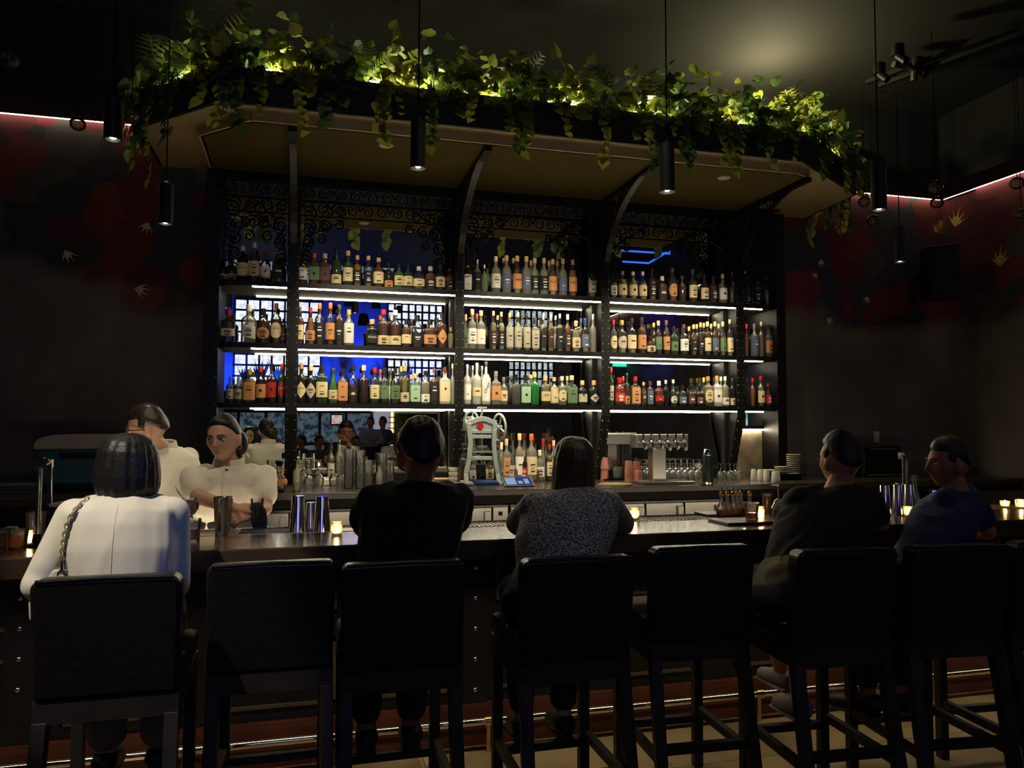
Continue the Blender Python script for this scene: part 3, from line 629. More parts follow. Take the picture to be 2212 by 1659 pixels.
# rows: x top width shape glass label cap [text] [opts]  (photo pixels; measured on the front row)
ROWS = {(0, 0): '''482 561 17 r k c k - L;501 559 22 r k c k - L;525 532 23 r k c w JAMESON;550 524 22 r a c w;574 545 21 r b w r @bird;603 545 26 s b k c''',
(0, 1): '''654 546 20 r a w k;679 547 22 s b g o @dot;702 548 22 s b v c @dot;727 539 22 r n c k - L;752 542 21 r n c c;772 552 20 r a k c;796 553 20 r a k c;818 557 22 r b c c;840 568 18 r k t k - L;862 571 20 r g c k;882 572 20 r n c k;905 576 25 d a c w;930 576 24 d o k w;951 572 20 r b c b;972 581 19 d a k o''',
(0, 2): '''1010 570 16 s k w c - T;1031 561 18 t c k s - T;1046 572 14 r p g s - T;1071 554 20 r c w w;1094 552 20 r c b c;1117 553 20 r p t c VAGO;1137 554 20 r c b c;1155 558 18 r c k c;1175 558 19 r c k c;1194 560 19 r p t c VAGO;1216 559 18 r c b c;1237 561 18 r a t c VAGO;1279 563 18 r p y k - B''',
(0, 3): '''1325 594 15 j p w p;1344 586 20 r p c s @dot;1367 587 19 r p c w @dot;1388 587 18 r p c w @dot;1408 581 17 r a k k;1430 597 22 d b k w;1452 579 20 r o t b - O;1473 596 18 r v - b;1496 582 18 r b c u;1521 593 18 r k c k;1540 596 17 r r k k;1561 592 18 r c w w @dot;1581 588 15 r p - s''',
(0, 4): '''1614 604 14 r c k k - T;1634 599 15 s p k k;1655 595 13 r p - s;1668 607 12 r b - k''',
(1, 0): '''493 669 28 s v c r - S;538 658 30 d c w w - /;569 667 27 d b t k - O;597 655 22 r b c b RYE O;613 689 12 d b v k''',
(1, 1): '''648 663 18 r b c b;671 664 21 x a t r;691 655 20 r b k o;714 654 20 r r o o;733 658 19 r b k k;754 669 21 r c w g - T;804 690 24 d k k c STAGG;829 669 25 r b c r - L;854 670 25 r b c w - L;878 690 21 d b c k;902 681 24 d b k k - /;929 690 28 d b t k;955 676 21 r b t k - D;974 707 14 d p - g''',
(1, 2): '''1006 679 13 d p g c;1020 668 19 r c w c;1039 671 19 r c w c - !;1066 672 15 t p n c;1083 674 15 t p k c;1101 676 16 t c y c - T;1119 675 16 t p y c - T;1138 676 16 t p y k - T;1156 686 16 s p y k - T;1174 676 14 d p k s GN OT;1190 679 14 d p n s GN OT;1209 678 16 t p k s - T;1226 679 15 r a n w;1244 693 19 d p c c;1264 687 18 r p b u - K;1281 679 15 r c - s''',
(1, 3): '''1325 691 15 r d c r - O;1343 692 20 r p y g - O;1364 687 20 r p c k;1386 686 19 r b t k;1405 726 20 d b c k;1422 693 15 r b g g;1439 692 15 r b t b;1456 705 17 d n g k;1477 701 19 r b w b;1498 701 14 r a k c;1513 697 13 r b k c;1528 695 15 r b c c;1544 695 14 r b b c;1561 695 14 r a g c;1576 690 14 t p c c;1587 705 9 r o - r''',
(1, 4): '''1612 700 10 r o - r;1629 700 17 r c b s - T;1644 695 14 t p - c;1660 702 17 r d t k''',
(2, 0): '''497 813 16 r d y -;515 813 18 r d y -;539 798 24 s a t g - T;564 793 21 r k t r @dot;587 785 20 r v r k @dot;610 785 18 r n r r CYNAR D''',
(2, 1): '''651 785 21 r k c t AVERNA D;672 789 21 r k y c - D;696 789 24 j n c k;720 795 19 x g c k;741 797 20 s b t k - T;763 789 22 r r k k - S;786 789 21 r v - c CAMPARI;810 794 20 r p c r;831 795 19 r m g k;854 796 20 r y g k;875 790 19 r y c g - L;897 807 20 s m m c - T;919 801 19 r c w k - L;938 796 18 t a k b - T;961 794 23 s f c b @gem T;978 786 9 t f - g''',
(2, 2): '''1009 787 18 t f w s;1030 784 19 t f c s - S;1050 781 19 t f w k |Chopin T;1071 802 20 s c t s @dot;1088 815 17 r c c s;1115 809 19 d d - k;1135 811 20 s u m k @dot T;1155 805 19 r e - c;1178 811 21 d p c c GIN;1197 815 18 r p c c - T;1214 813 19 r c c w - O;1235 811 21 s m g c - T;1258 822 20 d k y c @gem;1283 822 21 d k y c - D''',
(2, 3): '''1320 793 11 r n y r;1338 816 23 d r r r;1354 806 12 r b t k - L;1372 813 19 s p t r - T;1390 825 12 r p n c;1404 823 14 j b b b - T;1423 823 20 d r r w - S;1438 821 11 r k - w;1454 820 14 x n w w - O;1474 832 18 d b b k;1493 833 17 d b v k;1511 834 16 d k v k;1529 813 18 s p c g - O;1548 812 18 s f w g @dot;1566 813 16 r c w w - L;1582 817 13 r k c k - L''',
(2, 4): '''1614 818 8 r k - k;1625 817 15 r a - r;1643 812 16 r p c r @dot;1659 828 13 r b r r;1675 829 13 d d - r'''}
SN = ('top', 'middle', 'bottom'); BN = ('end bay nearest the bartenders', "bay behind the glass towers", 'bay above the iron press', 'bay above the beer taps', 'narrow bay above the plates')
BSH = ('bay beside bartenders', 'second bay', 'middle bay', 'fourth bay', 'narrow bay')
YROW = YS+.09
for (s, b), row in ROWS.items():
    z = SH[s]+ST
    for k, it in enumerate(row.split(';')):
        f = it.split(); px, py, w = int(f[0]), int(f[1]), int(f[2]); sh, g, lab = f[3], f[4], f[5]
        cap = f[6] if len(f) > 6 else 'n'; cap = 'n' if cap == '-' else cap
        txt = f[7] if len(f) > 7 and f[7] != '-' else None; opts = f[8] if len(f) > 8 else ''
        if txt and txt.isalpha() is False and txt[0] not in '@|': opts = txt; txt = None
        lab = 't' if lab == 'o' else lab
        p = at(px, py, Y=YROW); h = p.z-z; r = w*depth(p)/FPX/2*1.03
        look = GL[g][2]+(' '+('bottle' if h < .4 else 'bottle'))
        parts = []
        if lab != '-': parts.append(LB[lab][1]+(' diamond' if 'D' in opts else ' oval' if 'O' in opts else '')+' label')
        if cap not in 'np': parts.append(CP[cap][1]+(' stopper' if 'B' in opts else ' cap'))
        desc = look+(', ' + ', '.join(parts) if parts else '')
        label = '%s, %s on %s shelf, %s' % (desc, ORD[k], SN[s], BSH[b])
        make_bottle(p.x, YROW, z, h, r, sh, g, lab, cap, label, 'bottles on the %s shelf' % SN[s], txt, opts)
# second row standing against the mirror where the photo shows it
BACK = {(0, 2): [(1088, 560, 15, 'r', 'c', 'w', 'c'), (1109, 558, 15, 'r', 'p', 't', 'c'), (1186, 566, 15, 'r', 'c', 'b', 'c'), (1204, 566, 15, 'r', 'c', 'k', 'c'), (1147, 565, 14, 'r', 'c', 'k', 'c')],
 (1, 3): [(1412, 700, 14, 'r', 'b', 'c', 'g'), (1488, 708, 13, 'r', 'b', 'k', 'c'), (1505, 703, 13, 'r', 'p', 'c', 'c'), (1520, 700, 13, 'r', 'p', 'c', 'c'), (1536, 702, 13, 'r', 'b', 'k', 'c'), (1552, 702, 13, 'r', 'a', 'c', 'c')],
 (1, 2): [(1030, 680, 15, 'r', 'c', 'w', 'o'), (1075, 684, 13, 't', 'p', 'c', 'c'), (1128, 684, 13, 't', 'p', 'c', 'k'), (1200, 684, 13, 't', 'p', 'w', 's'), (1255, 690, 14, 'r', 'p', 'b', 'u')],
 (1, 1): [(822, 684, 15, 'r', 'b', 'c', 'r'), (846, 684, 15, 'r', 'b', 'c', 'w'), (890, 692, 15, 'd', 'b', 'c', 'k'), (945, 690, 14, 'r', 'b', 't', 'k')],
 (2, 2): [(1021, 790, 15, 't', 'f', 'w', 's'), (1041, 788, 15, 't', 'f', 'c', 's'), (1105, 815, 15, 'd', 'd', '-', 'k'), (1147, 812, 14, 'r', 'c', '-', 'g'), (1225, 815, 15, 'r', 'c', 'c', 'c')],
 (2, 1): [(822, 800, 14, 'r', 'c', 'c', 'r'), (844, 802, 14, 'r', 'c', 'w', 'k'), (867, 794, 14, 'r', 'y', 'c', 'g'), (888, 812, 14, 's', 'm', 'm', 'c')],
 (2, 3): [(1346, 815, 13, 'd', 'r', 'r', 'r'), (1464, 836, 13, 'd', 'b', 'b', 'k'), (1502, 836, 13, 'd', 'b', 'v', 'k'), (1520, 818, 13, 's', 'p', 'c', 'g'), (1557, 816, 13, 'r', 'c', 'w', 'w')]}
for (s, b), row in BACK.items():
    z = SH[s]+ST; yb = YM-.058
    for k, (px, py, w, sh, g, lab, cap) in enumerate(row):
        p = at(px, py, Y=yb); h = min(.33, p.z-z+.01); r = w*depth(p)/FPX/2
        parts = ([LB[lab][1]+' label'] if lab != '-' else [])+[CP[cap][1]+' cap']
        make_bottle(p.x, yb, z, h, r, sh, g, lab, cap, '%s bottle, %s, %s in rear row, %s shelf, %s' % (GL[g][2], ', '.join(parts), ORD[k], SN[s], BSH[b]), 'bottles on the %s shelf' % SN[s])
# ---------------------------------------------------------------- back counter and what stands on it
GTH = glassmat('bar_glass', (.96, .97, .95), body=.09, glow=(.95, .95, .9), rough=.03)
GPINK = glassmat('pink_drink', (.95, .5, .36), body=.75, glow=(.96, .5, .36))
GORG = glassmat('peach_plastic', (.9, .45, .32), body=.6, glow=(.85, .4, .28))
GAMB = glassmat('amber_liquid', (.5, .1, .05), body=.5)
bc = thing('back_counter', 'long dark stone work counter under the back bar mirrors', 'counter', (1.6, 6.0, 0))
MB().box(-2.6, XR-.01, YC, YW-.005, CZ-.045, CZ).build('countertop', mat('dark_stone', S((62, 56, 46)), .22, var=(5, S((44, 40, 34)))), bc, bevel=.004)
MB().box(-2.6, XR-.01, YC+.06, YW-.005, .98, CZ-.045).build('apron', MBLACK, bc)
MB().box(-2.6, XR-.01, YC+.55, YW-.005, 0, .98).build('base', MBLACK, bc)
def fridge(px0, px1, label, doors, vent):
    Y = YC+.04; a = at(px0, 1095, Y=Y).x; b = at(px1, 1095, Y=Y).x
    t = thing('undercounter_fridge', label, 'fridge', ((a+b)/2, Y+.25, 0), 'undercounter fridges')
    MB().box(a, b, Y+.03, Y+.5, .08, .975).build('body', MBLACK, t)
    e = b-(.12 if vent else 0); n = doors
    for k in range(n):
        x0 = a+(e-a)*k/n+.008; x1 = a+(e-a)*(k+1)/n-.008
        d = MB().box(x0, x1, Y, Y+.028, .12, .955).build('door', MSTEEL, t, bevel=.003)
        MB().box(x1-.055, x1-.012, Y-.03, Y-.012, .5, .93).box(x1-.05, x1-.02, Y-.012, Y, .88, .9).box(x1-.05, x1-.02, Y-.012, Y, .54, .56).build('door_handle', MSTEEL, d, bevel=.002)
    MB().box(a, b, Y-.004, Y+.03, .957, .972).build('top_trim', MCHROME, t)
    if vent:
        v = MB().box(e+.006, b-.004, Y, Y+.028, .12, .955).build('vent_panel', MSTEEL, t)
        g = MB()
        for k in range(9): g.box(e+.022, b-.02, Y-.004, Y, .66+k*.022, .67+k*.022)
        g.box(e+.045, b-.045, Y-.004, Y, .895, .925).build('vent_slots', MBLACK, v)
fridge(470, 775, 'steel undercounter fridge behind the bartenders', 2, False)
fridge(985, 1098, 'steel undercounter fridge with a vented side panel', 1, True)
fridge(1102, 1300, 'plain steel fridge mostly behind the leopard-print blouse', 1, False)
fridge(1308, 1560, 'steel fridge under the beer taps with green and blue sheen', 3, False)
def cpos(px, py, lim=6.25):
    p = at(px, py, Z=CZ)
    if p.y > lim: q = at(px, py, Y=lim); p = Vector((q.x, lim, CZ))
    return p
def hpx(px, ytop, p): return at(px, ytop, Y=p.y).z-p.z
def wpx(w, p): return w*depth(p)/FPX
# -- helper shapes
TUM = [(.78, 0), (.8, .02), (.97, .97), (1, 1), (.93, 1), (.9, .9), (.74, .08), (0, .07)]
def tumbler(name, p, r, h, label, cat='glass', m=GTH, group=None, inv=False, liquid=None, lv=.5, lm=None, parts=True):
    t = thing(name, label, cat, tuple(p), group); pr = [(a*r, (h-b*h if inv else b*h)) for a, b in TUM]
    if inv: pr = pr[::-1]
    MB().lathe(pr, tuple(p), 18, capt=False, capb=not inv).build('glass_bowl', m, t, smooth=True)
    if lm: MB().lathe([(.0, .09*h), (.75*r, .09*h), ((.75+.2*lv)*r, lv*h), (0, lv*h)], tuple(p), 18, capb=False, capt=False).build('drink', lm, t, smooth=True)
    return t
def stemglass(name, p, h, r, label, group=None, inv=True, cat='wine glass', m=GTH):
    t = thing(name, label, cat, tuple(p), group)
    f = (lambda z: h-z) if inv else (lambda z: z)
    bowl = [(.004, .42*h), (.6*r, .48*h), (.98*r, .66*h), (r, .78*h), (.78*r, h), (.75*r, h), (.95*r, .78*h), (.92*r, .67*h), (.3*r, .47*h)]
    MB().lathe([(a, f(b)) for a, b in bowl], tuple(p), 16, capb=False, capt=False).build('bowl', m, t, smooth=True)
    MB().lathe([(.9*r, f(0)), (.9*r, f(.012*h)), (.2*r, f(.04*h)), (.0045, f(.1*h)), (.004, f(.44*h))], tuple(p), 14).build('stem', m, t, smooth=True)
    return t
# -- left part
p = cpos(577, 1056); r = wpx(25, p)/2
t = thing('mixing_glass', 'cut crystal mixing glass beside the round decanter', 'mixing glass', tuple(p)); h = hpx(577, 1004, p)
MB().lathe([(r*.7, 0), (r*.85, .05*h), (r, .3*h), (r, .92*h), (r*1.06, h), (r*.9, h), (r*.88, .1*h)], tuple(p), 12, capt=False).build('glass_bowl', GTH, t); MB().lathe([(r, .3*h), (r*1.04, .34*h), (r*1.04, .7*h), (r, .74*h)], tuple(p), 12).build('cut_band', GTH, t)
p = cpos(602, 1062); h = hpx(602, 992, p); r = wpx(35, p)/2
t = thing('round_decanter', 'squat round decanter of dark red liqueur with a kraft label', 'decanter', tuple(p))
MB().lathe([(r*.6, 0), (r, .12*h), (r, .3*h), (r*.75, .46*h), (r*.3, .6*h), (r*.28, .78*h), (r*.36, .8*h)], tuple(p), 18).build('glass_body', GTH, t, smooth=True)
MB().lathe([(0, .02*h), (r*.6, .02*h), (r*.93, .12*h), (r*.93, .2*h), (0, .2*h)], tuple(p), 18, capb=False, capt=False).build('liqueur', GAMB, t, smooth=True)
MB().lathe([(r*1.01, .24*h), (r*1.01, .33*h), (r*.9, .4*h)], tuple(p), 18, capb=False, capt=False).build('label', LM['t'], t, smooth=True)
MB().lathe([(r*.25, .78*h), (r*.42, .84*h), (r*.42, .96*h), (r*.2, h)], tuple(p), 12).build('stopper', MBLACK, t, smooth=True)
p = cpos(641, 1062); h = hpx(641, 992, p)
make_bottle(p.x, p.y, p.z, h, wpx(17, p)/2, 'r', 'c', '-', 'p', 'clear bottle with steel pourer standing next to upturned wine glasses', 'bottles on the back counter')
WG = []
for i, (px, py, yt) in enumerate(((655, 1052, 1001), (667, 1057, 1002), (688, 1052, 1001), (722, 1050, 1000), (737, 1052, 1002))):
    p = cpos(px, py); WG.append((px, p, hpx(px, yt, p)))
    stemglass('wine_glass', p, hpx(px, yt, p), wpx(24, p)/2, 'upturned wine glass, %s from the pourer bottle on the back counter' % ORD[i], 'upturned glasses on the back counter')
p = cpos(712, 1030); t = thing('napkin_tray', 'low lit white tray behind the upturned wine glasses', 'tray', tuple(p)); q = wpx(42, p)/2
MB().box(p.x-q, p.x+q, p.y-.06, p.y+.06, p.z, p.z+.05).build('tray_body', MWHITE, t, bevel=.006); MB().box(p.x-q+.01, p.x+q-.01, p.y-.05, p.y+.05, p.z+.05, p.z+.058).build('napkins', mat('napkin', S((220, 214, 196)), .9), t)
for px, top, lab in ((715, 955, 'slim olive-oil coloured bottle behind the glass towers'), (733, 948, 'clear bottle with steel pourer behind the glass towers')):
    p = cpos(px, 1033); make_bottle(p.x, p.y, p.z, hpx(px, top, p), wpx(15, p)/2, 'r', 'p' if px == 715 else 'c', 'y' if px == 715 else '-', 'p', lab, 'bottles on the back counter')
for i, (px, py, top, n, w, lab) in enumerate(((740, 1045, 985, 4, 21, 'rearmost'), (753, 1055, 971, 5, 23, 'tallest front'), (765, 1040, 966, 5, 22, 'hidden rear'), (777, 1055, 974, 5, 23, 'second front'), (795, 1050, 995, 3, 22, 'short'), (826, 1038, 982, 3, 22, 'bartop-side'), (842, 1040, 987, 3, 22, 'last'))):
    p = cpos(px, py); H = hpx(px, top, p); r = wpx(w, p)/2; st = H/n; hg = st*1.06
    for k in range(n):
        tumbler('tumbler', (p.x, p.y, p.z+k*st), r, hg, 'clear tumbler, %s from the bottom in the %s glass stack' % (ORD[k], lab), 'glass', GTH, 'stacked tumblers')
p = cpos(819, 1047); make_bottle(p.x, p.y, p.z, hpx(819, 998, p), wpx(14, p)/2, 'x', 'c', '-', 'k', 'clear carafe bottle with a dark stopper among stacked tumblers', 'bottles on the back counter')
p = cpos(945, 1048); t = MB()
for k in range(4): t.box(p.x-.1+.006*k, p.x+.1-.004*k, p.y-.07, p.y+.07, p.z+k*.014, p.z+k*.014+.012)
based('folded_towel', t, mat('towel_tan', S((150, 132, 96)), .95, bump=(40, .3)), 'folded tan bar towel beside the white ramekins', 'towel', bevel=.005)
for i, px in enumerate((973, 990)):
    p = cpos(px, 1056); r = wpx(18, p)/2
    based('ramekin', MB().lathe([(r*.8, 0), (r, .01), (r*1.02, .05), (r*.92, .05), (r*.85, .01)], tuple(p), 18), MWHITE, 'small white ramekin %s the orange syrup bottle' % ('in front of the stacked bowls, farther from' if i == 0 else 'standing closest in front of'), 'ramekin', 'white ramekins', smooth=True)
for k in range(3):
    p = cpos(982, 1036)+Vector((0, .04, k*.04)); r = wpx(24, p)/2
    based('stacked_bowl', MB().lathe([(r*.6, 0), (r*.95, .02), (r, .045), (r*.94, .045), (r*.6, .008)], tuple(p), 18), MWHITE, 'white bowl, %s from the bottom of the stack behind the ramekins' % ORD[k], 'bowl', 'stacked white bowls', smooth=True)
p = cpos(998, 1036); make_bottle(p.x, p.y, p.z, hpx(998, 968, p), wpx(18, p)/2, 's', 'o', '-', 'k', 'square bottle of orange syrup beside the iron press', 'bottles on the back counter')
# -- the cast iron press
p0 = cpos(1043, 1046); k_ = depth(p0)/FPX; MPR = mat('press_enamel', S((158, 170, 166)), .35, .1); Y0 = p0.y
def PX(zx, zy, dy=0.): # from the close crop of the photo
    q = at(960+zx/4.88, 860+zy/4.88, Y=Y0+dy); return (q.x, q.y, q.z)
t = thing('hand_press', 'tall pale grey cast iron juice press with red knob', 'press', tuple(p0))
for sx, X0 in ((1, 0), (-1, 0)):
    m = MB()
    L_ = [(235, 905), (228, 800), (262, 640), (278, 480), (262, 330), (256, 262)] if sx == 1 else [(575, 905), (560, 800), (535, 640), (520, 480), (528, 330), (540, 262)]
    for dy in (-.07, .09):
        pts = [Vector(PX(x, y, dy*(1.35 if y > 800 else 1))) for x, y in L_]
        for a, b in zip(pts, pts[1:]): m.bar(a, b, .034, .026, up=(0, 1, 0))
    for zy in (650, 345): m.bar(PX(L_[2 if zy > 400 else 4][0], zy, -.07), PX(L_[2 if zy > 400 else 4][0], zy, .09), .026, .026)
    m.boxc(PX(L_[0][0], 890, .0), .06, .26, .02)
    m.build('side_frame', MPR, t, bevel=.003)
m = MB(); ar = [(250, 262), (300, 248), (345, 226), (395, 218), (445, 226), (490, 248), (545, 262)]
for a, b in zip(ar, ar[1:]): m.bar(PX(*a, -.02), PX(*b, -.02), .045, .04)
m.build('crosshead', MPR, t, bevel=.003)
for x0_, x1_, zy_, th_ in ((256, 530, 352, .03), (262, 525, 405, .02), (280, 540, 632, .03)): MB().bar(PX(x0_, zy_, -.04), PX(x1_, zy_, -.04), th_, .03).build('tie_bar', MPR, t, bevel=.003)
m = MB(); m.boxc(PX(395, 300, .0), .2, .05, .085); m.build('gear_housing', MPR, t, bevel=.004)
c = Vector(PX(375, 297, -.045)); MB().cyl(c, c+Vector((0, -.02, 0)), .026, n=20).build('red_knob', mat('red_enamel', S((186, 22, 18)), .3), t, smooth=True)
m = MB(); m.cyl(PX(395, 110), PX(395, 500), .007).build('screw_shaft', MSTEEL, t, smooth=True)
m = MB(); m.boxc(PX(397, 100), .075, .03, .012).boxc(PX(397, 115), .022, .022, .03).build('screw_head', MPR, t, bevel=.003)
def wheel(nm, cz, rr, tilt):
    c = Vector(cz); ax = Vector((math.cos(tilt), math.sin(tilt), 0)); m = MB().torus(c, rr, .009, ax, 28); x, y, z = fr(ax)
    for k in range(4):
        a = k*math.pi/2+.4; m.bar(c, c+x*math.cos(a)*rr+y*math.sin(a)*rr, .012, .008)
    m.cyl(c-ax*.02, c+ax*.02, .018).build(nm, MPR, t, smooth=True)
wheel('hand_wheel', PX(578, 310, .0), .108, .25); wheel('side_wheel', PX(284, 215, .06), .055, .9)
m = MB(); m.cyl(PX(395, 500), PX(395, 520), .045, n=18).build('press_plate', MSTEEL, t, smooth=True)
m = MB(); m.boxc(PX(395, 565, 0), .17, .12, .012)
for k in range(9): m.boxc(PX(318+k*19, 545, -.05), .004, .004, .04)
m.build('juice_grate', MSTEEL, t)
m = MB(); m.cyl(PX(380, 820), PX(380, 700), .036, n=16).build('catch_cup', MBLACK, t, smooth=True)
c = PX(435, 920); MB().box(c[0]-.085, c[0]+.085, Y0-.11, Y0+.12, CZ, CZ+.028).build('drip_tray', mat('blue_tray', S((24, 54, 110)), .35), t, bevel=.006)
# -- bottles, mugs and tablet by the press
for px, py, top, w, sh, g, lab, cap, lb in ((1083, 1030, 955, 14, 'd', 'c', '-', 'w', 'short clear bottle with white cap beside the press wheel'), (1103, 1026, 963, 18, 'd', 'd', 'y', 'k', 'squat smoky bottle between white-capped and tall bottles'),
    (1122, 1020, 936, 19, 'r', 'c', 'w', 'c', 'tall clear bottle with cork cap above the copper mugs'), (1148, 1020, 937, 24, 'r', 'c', 'c', 'o', 'tall clear bottle with copper cap and long cream label'), (1129, 1027, 974, 22, 'd', 'k', 'r', 'c', 'dark squat bottle with red label above the copper mugs'),
    (1166, 1028, 972, 20, 'd', 'c', 'w', 'w', 'round-shouldered clear bottle with white label by the leopard blouse'), (1173, 1018, 948, 12, 'x', 'c', '-', 'r', 'slim clear bottle with red neck behind the round-shouldered one'), (1187, 1028, 960, 14, 'r', 'p', 'c', 'r', 'pale bottle with red cap at the edge of the leopard blouse'),
    (1196, 1018, 951, 15, 'r', 'c', 'c', 'c', 'clear bottle with cork cap nearest the long brown hair'), (1057, 1032, 990, 17, 's', 'p', 'c', 'k', 'square bottle with cream label seen through the press legs'), (1021, 1030, 990, 16, 'r', 'c', 'w', 's', 'clear bottle seen through the press legs beside the catch cup'), (1094, 1016, 948, 16, 's', 'c', 't', 'c', 'clear bottle behind the press wheel with a wide tan cap')):
    p = cpos(px, py); make_bottle(p.x, p.y, p.z, hpx(px, top, p), wpx(w, p)/2, sh, g, lab, cap, lb, 'bottles on the back counter')
MCOP = mat('copper', (.62, .27, .12), .28, 1.)
for i, px in enumerate((1114, 1130, 1146, 1161)):
    p = cpos(px, 1036); r = wpx(16.5, p)/2; h = hpx(px, 1013, p)
    t = thing('copper_mug', 'copper mug, %s from the press in the row behind the tablet' % ORD[i], 'mug', tuple(p), 'copper mugs')
    MB().lathe([(r*.8, 0), (r, .15*h), (r, .8*h), (r*.9, h), (r*.84, h), (r*.9, .2*h), (0, .1*h)], tuple(p), 18, capt=False).build('cup', MCOP, t, smooth=True)
    MB().torus((p.x+r*1.05, p.y-.01, p.z+h*.55), h*.27, .004, (0, 1, 0), 14).build('handle', MCOP, t, smooth=True)
p = cpos(1093, 1040); t = thing('charging_box', 'small dark box with two lit status dots beside the press', 'box', tuple(p))
MB().box(p.x-.045, p.x+.045, p.y-.02, p.y+.06, p.z, p.z+.085).build('case', MBLACK, t, bevel=.004)
MB().boxc((p.x+.035, p.y-.021, p.z+.035), .005, .003, .005).boxc((p.x+.035, p.y-.021, p.z+.05), .005, .003, .005).build('status_lights', emis('led_pale_green', (.5, 1., .6), 3.), t)
p = cpos(1123, 1056); t = thing('order_tablet', 'tilted order tablet with a lit blue screen by the press', 'tablet', tuple(p)); a, b = p.x-wpx(34, p), p.x+wpx(34, p)
def slab(mb, x0, x1, u0, u1, th, off):
    "slab on the tablet's sloping face"
    o = Vector((0, p.y, CZ+.012)); d = Vector((0, .9, .44)); n = Vector((0, -.44, .9))
    vs = [o+Vector((x, 0, 0))+d*u+n*w for w in (off, off+th) for u in (u0, u1) for x in (x0, x1)]
    mb.add(vs, [(0, 2, 3, 1), (4, 5, 7, 6), (0, 1, 5, 4), (2, 6, 7, 3), (0, 4, 6, 2), (1, 3, 7, 5)]); return mb
slab(MB(), a, b, 0, .14, .012, 0).build('tablet_case', MBLACK, t)
s_ = slab(MB(), a+.012, b-.012, .01, .13, .001, .012).build('screen', emis('tablet_screen', (.05, .1, .35), .5), t)
sm = MB(); slab(sm, a+.02, a+.1, .02, .12, .0006, .013); slab(sm, a+.115, a+.15, .03, .07, .0006, .013); slab(sm, a+.165, a+.2, .03, .1, .0006, .013); sm.build('screen_windows', emis('tablet_panel', (.45, .6, .8), .6), s_)
p = cpos(1123, 1040); MB()
# -- right of the leopard blouse
p = cpos(1328, 1034); t = thing('steel_dispenser', 'squat brushed steel dispenser head on a stand near the taps', 'dispenser', tuple(p))
a, b = at(1305, 950, Y=p.y), at(1356, 950, Y=p.y); zt, zb = at(1330, 936, Y=p.y).z, at(1330, 960, Y=p.y).z
MB().box(a.x, b.x, p.y-.06, p.y+.1, zb, zt).build('head', MSTEEL, t, bevel=.006); MB().box(a.x+.005, a.x+.035, p.y, p.y+.06, CZ+.01, zb).box(b.x-.02, b.x+.03, p.y+.02, p.y+.1, CZ+.01, zt-.02).build('stand', MBLACK, t)
MB().box(a.x-.02, b.x+.03, p.y-.06, p.y+.1, CZ, CZ+.012).build('base', MBLACK, t)
for i, (px, py, top, n) in enumerate(((1306, 1026, 988, 2), (1358, 1040, 995, 3), (1375, 1038, 996, 3), (1379, 1042, 1015, 1))):
    p = cpos(px, py); H = hpx(px, top, p); r = wpx(19, p)/2
    for k in range(n):
        hg = .1; st = (H-hg)/max(1, n-1) if n > 1 else 0
        tumbler('peach_tumbler', (p.x, p.y, p.z+k*st), r, min(hg, H), 'peach-coloured tumbler, %s' % (('%s from bottom of the %s peach stack' % (ORD[k], ('half-hidden dispenser-side', 'front', 'rear')[i])) if n > 1 else 'single upturned one in front of the peach stacks'), 'glass', GORG, 'peach tumblers', inv=True)
p = cpos(1330, 1036); r = .1
based('drinks_tray', MB().lathe([(r*.95, 0), (r, .018), (r*.97, .018), (r*.9, .004), (0, .004)], tuple(p), 26), MBLACK, 'round black drinks tray below the steel dispenser', 'tray', smooth=True)
p = cpos(1326, 1048)
for k in range(2): based('cork_mat', MB().cyl((p.x+.02*k, p.y+.01*k, p.z+k*.006), (p.x+.02*k, p.y+.01*k, p.z+k*.006+.005), .13, n=28), mat('cork_mat', S((140, 120, 88)), .9, var=(40, S((110, 92, 64)))), 'round cork mat, %s of the two near the black tray' % ('lower' if k == 0 else 'upper'), 'mat', 'cork mats')
p = cpos(1334, 1030); tumbler('napkin_glass', p+Vector((0, 0, .012)), wpx(32, p)/2, .1, 'wide glass of folded white napkins on the black tray', 'glass')
# tap tower
p = cpos(1420, 1043); Y = p.y; t = thing('beer_tap_tower', 'steel T-shaped beer tower with six chrome taps', 'beer tap', tuple(p))
X0, X1 = at(1369, 950, Y=Y).x, at(1481, 950, Y=Y).x; z0, z1 = at(1425, 967, Y=Y).z, at(1425, 938, Y=Y).z
MB().box(X0, X1, Y-.05, Y+.07, z0, z1).build('tap_head', MSTEEL, t, bevel=.006)
a, b = at(1406, 1000, Y=Y).x, at(1435, 1000, Y=Y).x; MB().box(a, b, Y-.04, Y+.06, CZ, z0).build('column', MSTEEL, t, bevel=.006)
for i, px in enumerate((1384, 1401.5, 1419, 1436, 1453.6, 1470)):
    x = at(px, 950, Y=Y-.05).x; zc = (z0+z1)/2
    f = MB().cyl((x, Y-.05, zc), (x, Y-.075, zc), .016, n=16).tube([(x, Y-.07, zc), (x, Y-.11, zc), (x, Y-.125, zc-.02), (x, Y-.128, zc-.075)], [.009, .01, .009, .007], 10).build('tap', MCHROME, t, smooth=True)
    MB().tube([(x, Y-.1, zc), (x, Y-.1, zc+.03), (x, Y-.1, zc+.065)], [.005, .008, .01], 10).build('tap_handle', MCHROME, f, smooth=True)
    MB().cyl((x+.012, Y-.115, zc-.05-.012*(i % 2)), (x+.012, Y-.119, zc-.05-.012*(i % 2)), .016, n=18).build('badge', mat('badge_enamel', S((188, 184, 170)), .4), f)
m = MB(); a, b = at(1385, 1048, Y=Y-.13).x, at(1498, 1048, Y=Y-.13).x
m.box(a, b, Y-.16, Y+.06, CZ, CZ+.02).build('drip_tray', MSTEEL, t, bevel=.004)
g = MB()
